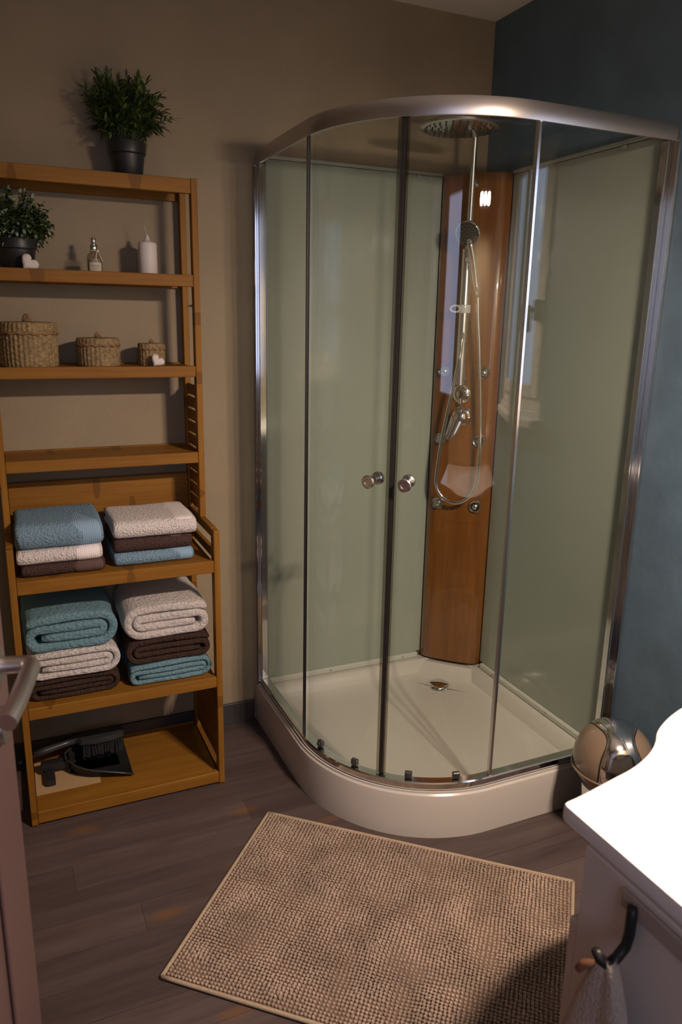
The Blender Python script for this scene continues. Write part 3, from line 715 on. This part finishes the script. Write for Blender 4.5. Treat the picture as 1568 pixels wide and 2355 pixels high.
# ------------------------------------------------------------------ stone hearts, candle, bottle
def heart(c, s, tilt, label, lean=-.25):
    P = []
    for k in range(60):
        a = 2*PI*k/60; P.append((16*math.sin(a)**3/17*s, (13*math.cos(a) - 5*math.cos(2*a) - 2*math.cos(3*a) - math.cos(4*a))/17*s))
    bm = bmesh.new(); L = []
    for yy, f in ((-.0085, .55), (-.0072, .80), (-.004, .95), (0, 1.0), (.004, .95), (.0072, .80), (.0085, .55)):
        L.append([bm.verts.new((x*f, yy, z*f)) for x, z in P])
    for A, B in zip(L, L[1:]):
        for k in range(60): bm.faces.new((A[k], A[(k+1) % 60], B[(k+1) % 60], B[k]))
    bm.faces.new(L[0]); bm.faces.new(L[-1][::-1]); bmesh.ops.recalc_face_normals(bm, faces=bm.faces[:])
    bmesh.ops.rotate(bm, verts=bm.verts, cent=(0, 0, 0), matrix=Matrix.Rotation(tilt, 3, 'Y'))
    bmesh.ops.rotate(bm, verts=bm.verts, cent=(0, 0, 0), matrix=Matrix.Rotation(lean, 3, 'X'))
    zmin = min(v.co.z for v in bm.verts); bmesh.ops.translate(bm, verts=bm.verts, vec=(c[0], c[1], c[2]-zmin+.0002))
    tag(obj('heart_stone', bm, 'stone_white', None, True, origin=c), label, 'ornament', 'white heart ornaments')
heart((-1.586, -.165, 1.6074), .0265, .75, 'white heart ornament leaning against the lower plant pot')
heart((-1.248, -.165, 1.3424), .0225, .65, 'white heart ornament in front of the smallest basket')
c = (-1.252, -.105, 1.6073)
CA = thing('pillar_candle', 'white pillar candle with a long wick on the shelf', 'candle', c)
obj('wax', lathe([(.0, 0), (.0262, 0), (.0272, .002), (.0272, .088), (.0255, .094), (.021, .0965), (.012, .099), (.0075, .106), (.004, .116), (0, .118)], c, 36), 'candle_wax', CA, True)
obj('wick', tube([(c[0], c[1], c[2]+.115), (c[0]-.002, c[1], c[2]+.128), (c[0]-.008, c[1], c[2]+.146)], .0009, 6), 'wick', CA, True)
c = (-1.4065, -.115, 1.6073)
BO = thing('spray_bottle', 'small glass spray bottle with a silver pump and ribbon on the shelf', 'bottle', c)
obj('bottle_body', lathe([(0, 0), (.019, 0), (.0212, .002), (.0212, .042), (.020, .050), (.015, .057), (.009, .061), (.0085, .067)], c, 28), 'bottle_glass', BO, True)
obj('liquid', lathe([(0, .003), (.0185, .003), (.0190, .040), (0, .040)], c, 24), 'soap_liquid', BO, True)
nz = obj('pump', lathe([(.0098, .066), (.0102, .068), (.0102, .078), (.0095, .0795), (.006, .080), (.006, .083), (.0068, .084), (.0068, .096), (.0055, .0985), (0, .099)], c, 24), 'chrome', BO, .7)
lb = obj('paper_label', lathe([(.0215, .006), (.0215, .030)], c, 20, a0=PI*1.22, a1=PI*1.78), 'paper', BO, True)
for i, (zz, wv) in enumerate(((.0215, 1), (.016, 0), (.0115, 0))):
    pts = []
    for k in range(26):
        a = PI*(1.33 + .34*k/25) if i == 0 else PI*(1.38 + .24*k/25)
        pts.append((c[0]+.0218*math.cos(a), c[1]+.0218*math.sin(a), c[2]+zz+(.0018*math.sin(k*1.9)+.0009*math.sin(k*.7) if wv else .0004*math.sin(k*2.3))))
    obj('label_lettering', tube(pts, .0004, 5), 'ink', lb)
b = tube([(c[0]+.0098*math.cos(a), c[1]+.0098*math.sin(a), c[2]+.0635) for a in [2*PI*k/24 for k in range(24)]], .0014, 6, closed=True)
tube([(c[0]+.006, c[1]-.0095, c[2]+.0635), (c[0]+.004, c[1]-.019, c[2]+.052), (c[0]+.0005, c[1]-.0225, c[2]+.036)], .0014, 6, bm=b)
tube([(c[0]+.007, c[1]-.009, c[2]+.0635), (c[0]+.014, c[1]-.017, c[2]+.050), (c[0]+.020, c[1]-.017, c[2]+.033)], .0014, 6, bm=b)
lathe([(0, -.004), (.004, -.002), (.004, .002), (0, .004)], (c[0]+.0085, c[1]-.0105, c[2]+.0625), 10, bm=b)
obj('ribbon', b, 'ribbon', BO, True)

# ------------------------------------------------------------------ plants
def leaf_geo(p, d, up, ln, wd, fold=.25, curl=.2, round_=False):
    d = d/np.linalg.norm(d); s = np.cross(d, up); s = s/(np.linalg.norm(s)+1e-9); nn = np.cross(s, d)
    st = ((0, .0), (.25, .8), (.5, 1), (.78, .62), (1, 0)) if not round_ else ((0, .15), (.3, .85), (.6, 1), (.88, .6), (1, 0))
    V = []
    for t, w in st:
        c = p + d*ln*t - nn*curl*ln*t*t
        V += [c + s*wd*w + nn*fold*wd*w, c, c - s*wd*w + nn*fold*wd*w]
    F = []
    for i in range(4):
        a = i*3; F += [(a, a+1, a+4, a+3), (a+1, a+2, a+5, a+4)]
    return V, F
def plant(c, pr, ph, label, nstem, ball, leaf, mats, seed, per=16, round_=False, domed=False, lean=(0, 0)):
    rs = np.random.default_rng(seed)
    t = thing('potted_plant', label, 'plant', c)
    c = np.array(c)
    pot = obj('pot', lathe([(0, 0), (pr*.70, 0), (pr*.73, .002), (pr*.88, ph*.66), (pr*.90, ph*.67), (pr*.96, ph*.70), (pr, ph*.97), (pr*.98, ph), (pr*.92, ph), (pr*.88, ph*.84), (0, ph*.84)], c, 36), 'black_plastic', t, .6)
    obj('soil', lathe([(pr*.88, ph*.845), (pr*.5, ph*.88), (0, ph*.89)], c, 24), 'soil', pot, True)
    SV = None; V = {m: [] for m in mats}; F = {m: [] for m in mats}
    for sidx in range(nstem):
        dz = rs.uniform(-.8, 1.0); a = rs.uniform(0, 2*PI); rh = math.sqrt(max(0, 1-dz*dz)); k = rs.uniform(.55, 1.0) if not domed else rs.uniform(.7, 1.0)
        if not domed and rs.uniform() < .12: k *= 1.18
        tip = c + np.array((ball[0]*rh*math.cos(a)*k, ball[0]*.72*rh*math.sin(a)*k, ball[1] + ball[2]*dz*k))
        p0 = c + np.array((math.cos(a)*pr*.5*rh, math.sin(a)*pr*.5*rh, ph*.86)); mid = p0*.45 + tip*.55 + np.array((0, 0, .035*rh + .02*max(0, -dz))); mid[:2] = p0[:2]*.55 + tip[:2]*.45
        pts = [(1-q)**2*p0 + 2*q*(1-q)*mid + q*q*tip + rs.normal(0, .0018, 3)*q for q in [x/6 for x in range(7)]]
        for q in pts: q[0] = max(q[0], -1.676) if domed else q[0]
        # keep clear of the wall
        for q in pts: q[1] = min(q[1], -.012)
        SV = tube([Vector(q) for q in pts], [.0013]*4 + [.001, .0008, .0005], 4, bm=SV)
        for k in range(per):
            q = .22 + .78*(k+rs.uniform(0, .6))/per; i = min(5, int(q*6)); f = q*6 - i; p = pts[i]*(1-f) + pts[min(6, i+1)]*f
            dd = pts[min(6, i+1)] - pts[i]; dd = dd/np.linalg.norm(dd)
            side = rs.normal(0, 1, 3); side -= dd*np.dot(side, dd); side /= np.linalg.norm(side)
            ang = rs.uniform(.45, .95) if not round_ else rs.uniform(.6, 1.3)
            if k >= per-1: ang = .1
            ldir = dd*math.cos(ang) + side*math.sin(ang)
            mt = mats[0] if (len(mats) == 1 or rs.uniform() < (.80 if q < .8 else .55)) else mats[1]
            lv, lf = leaf_geo(p, ldir, np.array((rs.normal(0, .3), rs.normal(0, .3), 1.)), leaf[0]*rs.uniform(.7, 1.15), leaf[1]*rs.uniform(.8, 1.15), round_=round_)
            lv = [np.array((max(x[0], -1.690), min(x[1], -.020), min(x[2], 1.832) if domed else x[2])) for x in lv]
            o = len(V[mt]); V[mt] += lv; F[mt] += [tuple(o+i for i in ff) for ff in lf]
    st = obj('stems', SV, 'stem', t, True, kind='stuff')
    for m in mats: obj('foliage', (V[m], F[m]), m, t, True, kind='stuff')
plant((-1.296, -.100, 1.8703), .0535, .100, 'bushy green plant with pointed leaves in a black pot on the shelf top', 150, (.122, .190, .100), (.026, .0043), ['leaf_dark', 'leaf_pale'], 21, per=18)
plant((-1.612, -.092, 1.6073), .056, .086, 'small-leaved round bush in a black pot beside a white heart', 210, (.108, .130, .095), (.0135, .0052), ['leaf_dark', 'leaf_silver'], 33, per=12, round_=True, domed=True)

# ------------------------------------------------------------------ dustpan, brush and cardboard on the bottom board
ZB = .0382
bm = prism([(-1.692, -.262), (-1.500, -.262), (-1.490, -.075), (-1.692, -.075)], ZB, ZB+.002)
tag(obj('cardboard_sheet', bm, 'cardboard', None, origin=(-1.6, -.17, ZB)), 'flat tan cardboard sheet under the dustpan', 'cardboard')
DP = thing('dustpan', 'dark grey dustpan lying on the bottom shelf board', 'dustpan', (-1.46, -.15, ZB+.0025))
zb = ZB + .0024
bm = bmesh.new()   # scoop: floor sheet with raised rim on three sides, open towards the right
def scoop(x): return .105*(.55 + .45*min(1, (x+1.585)/.09)) if x > -1.585 else .058
xs = [-1.585, -1.565, -1.545, -1.52, -1.49, -1.46, -1.43, -1.398]; L = []
for i, x in enumerate(xs):
    hw = [.030, .062, .080, .092, .099, .103, .105, .106][i]; hh = [.046, .044, .042, .038, .033, .026, .018, .008][i]; yc = -.150 - .01*i/7
    fl = .004 if i < 7 else .0005
    L.append([(x, yc-hw-.006, zb+hh), (x, yc-hw, zb+hh-.002), (x, yc-hw+.014, zb+fl), (x, yc-.03, zb+fl*.6), (x, yc+.03, zb+fl*.6), (x, yc+hw-.014, zb+fl), (x, yc+hw, zb+hh-.002), (x, yc+hw+.006, zb+hh)])
LV = [[bm.verts.new(p) for p in r] for r in L]
for A, B in zip(LV, LV[1:]):
    for k in range(7): bm.faces.new((A[k], B[k], B[k+1], A[k+1]))
bm.faces.new(LV[0])
r = bmesh.ops.solidify(bm, geom=bm.faces[:], thickness=-.0022)
obj('scoop', bm, 'grey_plastic', DP, .6)
obj('rim', tube([Vector(r[0]) for r in L[::-1]] + [Vector((-1.596, -.150+y, zb+.046)) for y in (-.02, .0, .02)] + [Vector(r[7]) for r in L], .0032, 8), 'grey_plastic', DP, True)
b = box(-1.672, -1.585, -.166, -.132, zb+.012, zb+.040, .008, seg=2); obj('handle', b, 'black_plastic', DP, .6)
b = box(-1.662, -1.632, -.232, -.166, zb+.001, zb+.022, .006, seg=2); obj('handle_clip', b, 'black_plastic', DP, .6)
BR = thing('hand_brush', 'dark grey hand brush lying on top of the dustpan', 'brush', (-1.5, -.12, zb+.05))
zz = zb + .088
poly = []
for (x, y) in [(-1.56, -.128), (-1.545, -.150), (-1.50, -.160), (-1.44, -.155), (-1.408, -.140), (-1.402, -.115), (-1.412, -.094), (-1.46, -.084), (-1.53, -.086), (-1.556, -.100)]: poly.append((x, y))
bm = prism(poly, zz-.016, zz+.004, .005); obj('brush_block', bm, 'grey_plastic', BR, .6)
b = tube([(-1.550, -.115, zz-.006), (-1.60, -.125, zz-.010), (-1.655, -.135, zz-.014), (-1.688, -.140, zz-.018)], [.014, .011, .0125, .010], 12); obj('handle', b, 'grey_plastic', BR, True)
b = None
for i in range(15):
    for j in range(4):
        x = -1.535 + i*.0085; y = -.142 + j*.014; a = random.uniform(-.006, .006)
        b = tube([(x, y, zz-.015), (x+a, y-.014+random.uniform(-.004, .004), zb+.030+random.uniform(0, .008))], [.0032, .0042], 5, bm=b)
obj('bristles', b, 'bristle', BR, kind='stuff')

# ------------------------------------------------------------------ bath mat
MC = np.array([-1.040, -.573]); MU = np.array([.678, -.602]); LU = np.linalg.norm(MU); MU = MU/LU; MV = np.array([MU[1], -MU[0]])*1.0
MV = np.array([-.6437, -.7653]) if np.dot(np.array([MU[1], -MU[0]]), np.array([-.402, -.478])) < 0 else np.array([MU[1], -MU[0]])
LV_ = .632
MAT = thing('bath_mat', 'beige chenille bath mat on the dark wooden floor', 'bath mat', (-.90, -1.10, .0005))
def mp(u, v, z): q = MC + MU*u + MV*v; return (q[0], q[1], z)
bm = prism([mp(.004, .004, 0)[:2], mp(LU-.004, .004, 0)[:2], mp(LU-.004, LV_-.004, 0)[:2], mp(.004, LV_-.004, 0)[:2]], .0008, .0065)
obj('backing', bm, 'mat_backing', MAT)
for A, B in (((0, 0), (LU, 0)), ((LU, 0), (LU, LV_)), ((LU, LV_), (0, LV_)), ((0, LV_), (0, 0))):
    obj('hem', tube([mp(A[0] + (B[0]-A[0])*k/30, A[1] + (B[1]-A[1])*k/30, .0062) for k in range(31)], .0052, 8), 'mat_hem', MAT, True)
t = bmesh.new(); bmesh.ops.create_icosphere(t, subdivisions=1, radius=1); t.verts.ensure_lookup_table()
TV = np.array([v.co[:] for v in t.verts]); TF = np.array([[v.index for v in f.verts] for f in t.faces]); t.free()
nu, nv = 92, 64; su, sv = (LU-.012)/nu, (LV_-.012)/nv
WV = [(2*PI/RNG.uniform(.07, .26), RNG.uniform(0, 2*PI), RNG.uniform(0, 2*PI)) for _ in range(14)]
Vs = []
for j in range(nv):
    for i in range(nu):
        u = .006 + (i+.5)*su; v = .006 + (j+.5)*sv; f0 = f1 = f2 = 0
        for kw, an, ph in WV:
            a = kw*(u*math.cos(an) + v*math.sin(an)) + ph; f0 += math.sin(a); f1 += math.cos(an)*math.cos(a); f2 += math.sin(an)*math.cos(a)
        f0 /= 2.7; f1 /= 2.0; f2 /= 2.0
        edge = min(1, min(u, LU-u, v, LV_-v)/.03)
        lu, lv = .0013*f1*edge + RNG.normal(0, .0006), .0013*f2*edge + RNG.normal(0, .0006)
        hh = .0060 + RNG.normal(0, .0006) + .0005*f0*edge
        r = su*.49*RNG.uniform(.92, 1.08)
        P = TV*np.array((r, sv*.475*RNG.uniform(.92, 1.08), hh)); sh = np.clip((P[:, 2]+hh)/(2*hh), 0, 1)
        P[:, 0] += lu*sh*1.5; P[:, 1] += lv*sh*1.5; P[:, 2] += .0085 + .0010*f0*edge
        q = MC + np.outer(P[:, 0]+u, MU) + np.outer(P[:, 1]+v, MV)
        Vs.append(np.column_stack([q, P[:, 2]]))
Vs = np.concatenate(Vs); Fs = (TF[None] + (np.arange(nu*nv)*len(TV))[:, None, None]).reshape(-1, 3)
me = bpy.data.meshes.new('chenille_pile'); Vl = Vs - np.array(ORIGIN[MAT.name])
me.vertices.add(len(Vl)); me.vertices.foreach_set('co', Vl.astype(np.float32).ravel())
me.loops.add(len(Fs)*3); me.loops.foreach_set('vertex_index', Fs.astype(np.int32).ravel())
me.polygons.add(len(Fs)); me.polygons.foreach_set('loop_start', np.arange(0, len(Fs)*3, 3, dtype=np.int32)); me.polygons.foreach_set('use_smooth', np.ones(len(Fs), dtype=bool))
me.update(calc_edges=True); me.materials.append(MATS['chenille'])
o = bpy.data.objects.new('chenille_pile', me); COL.objects.link(o); o.parent = MAT; o['kind'] = 'stuff'

# ------------------------------------------------------------------ bin
bc = Vector((-.138, -1.050, 0)); BRr = .113; bz = .262
BIN = thing('swing_bin', 'taupe dome-lidded bin with a chrome swing flap beside the shower', 'bin', bc)
obj('body', lathe([(0, .001), (.066, .001), (.070, .004), (.078, .10), (.083, .186), (.081, .190), (0, .190)], bc, 48), 'chrome', BIN, .6)
prof = [(.0845, .180)] + [(BRr*math.cos(a), bz + BRr*math.sin(a)) for a in [-.66 + (PI/2+.66)*k/26 for k in range(27)]]; prof[-1] = (0, bz+BRr)
obj('dome', lathe(prof, bc, 64), 'bin_taupe', BIN, True)
obj('rim', tube([bc + Vector((BRr*1.005*math.cos(a), BRr*1.005*math.sin(a), bz-.028)) for a in [2*PI*k/64 for k in range(64)]], .0035, 8, closed=True), 'bin_taupe', BIN, True)
# chrome flap: hourglass band over the dome, facing the vanity
fdir = Vector((-.52, -.855, 0)).normalized(); sdir = Vector((fdir.y, -fdir.x, 0)) * -1
bm = bmesh.new(); L = []; nA, nB = 40, 12
for i in range(nA+1):
    el = -.42 + (PI*.78+.42)*i/nA      # elevation angle measured over the top
    q = i/nA; hw = .50 - .20*math.exp(-((q-.50)/.16)**2) + .10*max(0, q-.7)
    if i == 0: hw *= .55
    if i == 1: hw *= .8
    row = []
    for k in range(nB+1):
        b_ = hw*(2*k/nB-1)*1.12
        d = (fdir*math.cos(el) + Vector((0, 0, 1))*math.sin(el))*math.cos(b_) + sdir*math.sin(b_)
        rr = BRr + .0035 + (-.006 if k in (0, nB) or i in (0, nA) else 0)
        row.append(bm.verts.new(bc + Vector((0, 0, bz)) + d*rr))
    L.append(row)
for A, B in zip(L, L[1:]):
    for k in range(nB): bm.faces.new((A[k], A[k+1], B[k+1], B[k]))
bmesh.ops.recalc_face_normals(bm, faces=bm.faces[:])
border = [r[0].co.copy() for r in L] ; border2 = [r[-1].co.copy() for r in L]
fl = obj('swing_flap', bm, 'chrome', BIN, True)
cen = bc + Vector((0, 0, bz))
b = tube([cen + (p-cen)*1.012 for p in border], .0028, 6); tube([cen + (p-cen)*1.012 for p in border2], .0028, 6, bm=b)
obj('flap_gap', b, 'black_rubber', fl, True)

# ------------------------------------------------------------------ vanity, basin top, hook and flannel
VX0, VX1, VY1, VZ = -1.02, -.02, -1.852, .85
VAN = thing('vanity_cabinet', 'white painted washbasin cabinet at the lower right', 'cabinet', (-.52, -2.06, 0))
obj('side_panel', box(VX0, VX0+.018, YF+.004, VY1, .09, VZ-.0305, .002), 'cabinet_white', VAN)
obj('side_panel', box(VX1-.018, VX1, YF+.004, VY1, .09, VZ-.0305, .002), 'cabinet_white', VAN)
obj('back_panel', box(VX0+.0185, VX1-.0185, YF+.004, YF+.016, .09, VZ-.0305), 'cabinet_white', VAN)
obj('bottom_panel', box(VX0+.0185, VX1-.0185, YF+.0165, VY1, .09, .108), 'cabinet_white', VAN)
obj('apron', box(VX0+.0185, VX1-.0185, VY1-.018, VY1, .695, VZ-.0305, .002), 'cabinet_white', VAN)
obj('plinth', box(VX0+.03, VX1-.03, YF+.03, VY1-.05, .0005, .0895), 'cabinet_white', VAN)
for k in range(2):
    x0 = VX0+.004 + k*.497; d = obj('door', box(x0, x0+.493, VY1+.0005, VY1+.019, .10, .690, .003), 'cabinet_white', VAN)
    xk = x0 + (.45 if k == 0 else .043); obj('knob', lathe([(.006, 0), (.006, .012), (.014, .018), (.012, .026), (0, .028)], (xk, VY1+.019, .60), 18, (0, 1, 0)), 'brushed_steel', d, True)
obj('side_strip', box(VX0-.006, VX0-.0005, -2.235, -1.925, .786, .812, .0015), 'strip_taupe', VAN)  # thin taupe strip along the cabinet side, below the basin top
# wash basin top with a bowed front
half = [(-1.020, -1.808), (-1.0175, -1.8015), (-1.011, -1.7985), (-.985, -1.795), (-.918, -1.782), (-.86, -1.770), (-.81, -1.751), (-.775, -1.730), (-.747, -1.707), (-.70, -1.683), (-.644, -1.664), (-.58, -1.650), (-.52, -1.645)]
fr = [np.array((x, y, 0.)) for x, y in half]; fr = fr + [np.array((-1.04-p[0], p[1], 0.)) for p in fr[-2::-1]]
crv = [(p[0], p[1]) for p in catmull([tuple(p) for p in fr], 4)]
out = crv + [(VX1, YF+.004), (VX1-.3, YF+.004), (-.52, YF+.004), (VX0+.3, YF+.004), (VX0, YF+.004), (VX0, -2.12), (VX0, -1.96)]
def resample(P, n):
    P = [np.array(p) for p in P]; P.append(P[0]); d = [0]
    for a, b in zip(P, P[1:]): d.append(d[-1]+np.linalg.norm(b-a))
    return [np.array([np.interp(s, d, [p[0] for p in P]), np.interp(s, d, [p[1] for p in P])]) for s in np.linspace(0, d[-1], n, endpoint=False)]
N_ = 420; O = resample(out, N_); cen2 = np.array((-.52, -1.93))
def inset(O, d):
    R = []
    for k in range(len(O)):
        a, b = O[k-1], O[(k+1) % len(O)]; t_ = (b-a)/np.linalg.norm(b-a); nrm = np.array((t_[1], -t_[0]))
        if np.dot(cen2-O[k], nrm) < 0: nrm = -nrm
        R.append(O[k] + nrm*d)
    return R
bm = bmesh.new(); RR = []
BT = VZ - .030
for d, z in ((.006, BT), (.001, BT+.005), (0, BT+.010), (0, VZ-.006), (.0015, VZ-.0015), (.006, VZ)):
    RR.append([bm.verts.new((p[0], p[1], z)) for p in (inset(O, d) if d else O)])
last = inset(O, .006)
for s, z in ((1.0, VZ-.001), (.96, VZ-.012), (.88, VZ-.05), (.72, VZ-.10), (.4, VZ-.125), (.08, VZ-.13)):
    row = []
    for p in last:
        a = math.atan2((p[1]-cen2[1])/.20, (p[0]-cen2[0])/.27)
        row.append(bm.verts.new((cen2[0] + .25*s*math.cos(a), cen2[1] + .185*s*math.sin(a), z)))
    RR.append(row)
for A, B in zip(RR, RR[1:]):
    for k in range(N_): bm.faces.new((A[k], A[(k+1) % N_], B[(k+1) % N_], B[k]))
bm.faces.new(RR[-1]); bmesh.ops.recalc_face_normals(bm, faces=bm.faces[:])
BAS = thing('washbasin_top', 'glossy white washbasin top with a curved front edge', 'washbasin', (-.52, -1.95, VZ-.03))
obj('basin_slab', bm, 'counter_white', BAS, .7)
obj('drain', lathe([(.022, .003), (.016, .005), (0, .005)], (cen2[0], cen2[1], VZ-.1305), 24), 'chrome', BAS, True)
# black hook on the side of the cabinet
hx = VX0 - .0008
HK = thing('towel_hook', 'black metal double hook on the side of the washbasin cabinet', 'hook', (VX0, -1.945, .74))
obj('hook_arm', tube([(hx-.006, -1.946, .803), (hx-.009, -1.949, .795), (hx-.010, -1.950, .765), (hx-.011, -1.948, .746), (hx-.022, -1.947, .733), (hx-.032, -1.950, .732)], [.0065, .0068, .0068, .0068, .0066, .0064], 12), 'hook_black', HK, True)
obj('hook_prong', tube([(hx-.032, -1.950, .732), (hx-.040, -1.948, .729), (hx-.047, -1.943, .735), (hx-.052, -1.940, .748)], [.0064, .0064, .0064, .006], 12), 'hook_black', HK, True)
# small flannel hung on the hook
FL = thing('hanging_flannel', 'small beige cloth with brown trim hanging from the black hook', 'cloth', (hx-.03, -1.93, .60))
bm = bmesh.new(); L = []; na = 28
for i in range(19):
    q = i/18; z = .7345 - .32*q; wdt = .010 + .060*min(1, q*1.6)**.8; dep = .010 + .013*min(1, q*2)
    row = []
    for k in range(na):
        a = 2*PI*k/na; f = 1 + .22*math.sin(3*a+1+q*1.5) + .12*math.sin(5*a+2)
        x = hx - .036 + dep*f*math.cos(a)*1.0; x = min(x, hx-.001)
        row.append(bm.verts.new((x, -1.949 + wdt*f*math.sin(a) - .012*q, z + .004*math.sin(4*a))))
    L.append(row)
for A, B in zip(L, L[1:]):
    for k in range(na): bm.faces.new((A[k], A[(k+1) % na], B[(k+1) % na], B[k]))
bm.faces.new(L[0][::-1]); bm.faces.new(L[-1]); bmesh.ops.recalc_face_normals(bm, faces=bm.faces[:])
cl = obj('cloth', bm, 'flannel', FL, True)
b = tube([(hx-.044, -1.935, .722), (hx-.052, -1.925, .714), (hx-.056, -1.919, .702)], [.004, .006, .005], 8); obj('hanging_loop', b, 'flannel_trim', FL, True)

# ------------------------------------------------------------------ wall lamp over the basin (its light)
LP = thing('wall_lamp', 'chrome bar lamp with three small spots above the washbasin', 'lamp', (-.60, YF+.002, 1.98))
obj('wall_plate', box(-.66, -.40, YF+.001, YF+.022, 2.00, 2.05, .004), 'chrome', LP)
for x in LAMP_XS:
    a = obj('arm', tube([(x, YF+.02, 2.025), (x, YF+.10, 2.035), (x, LAMP_Y-.055, 2.01)], .006, 10), 'chrome', LP, True)
    ax = Vector((0, .34, -.94)).normalized(); pc = Vector((x, LAMP_Y, LAMP_Z))
    obj('lamp_shade', lathe([(.012, -.075), (.026, -.065), (.030, -.02), (.028, -.02), (.024, -.062), (0, -.066)], pc, 28, ax), 'satin_chrome', a, True)
    obj('bulb', lathe([(.023, -.03), (.020, -.024), (0, -.02)], pc, 20, ax), 'bulb', a, True)
    l = bpy.data.lights.new('spot_light', 'SPOT'); l.energy = LAMP_W*4; l.color = LAMP_COL; l.spot_size = math.radians(170); l.spot_blend = 1.0; l.shadow_soft_size = .022
    o = bpy.data.objects.new('spot_light', l); COL.objects.link(o); o.location = pc; o.rotation_euler = ax.to_track_quat('-Z', 'Y').to_euler()
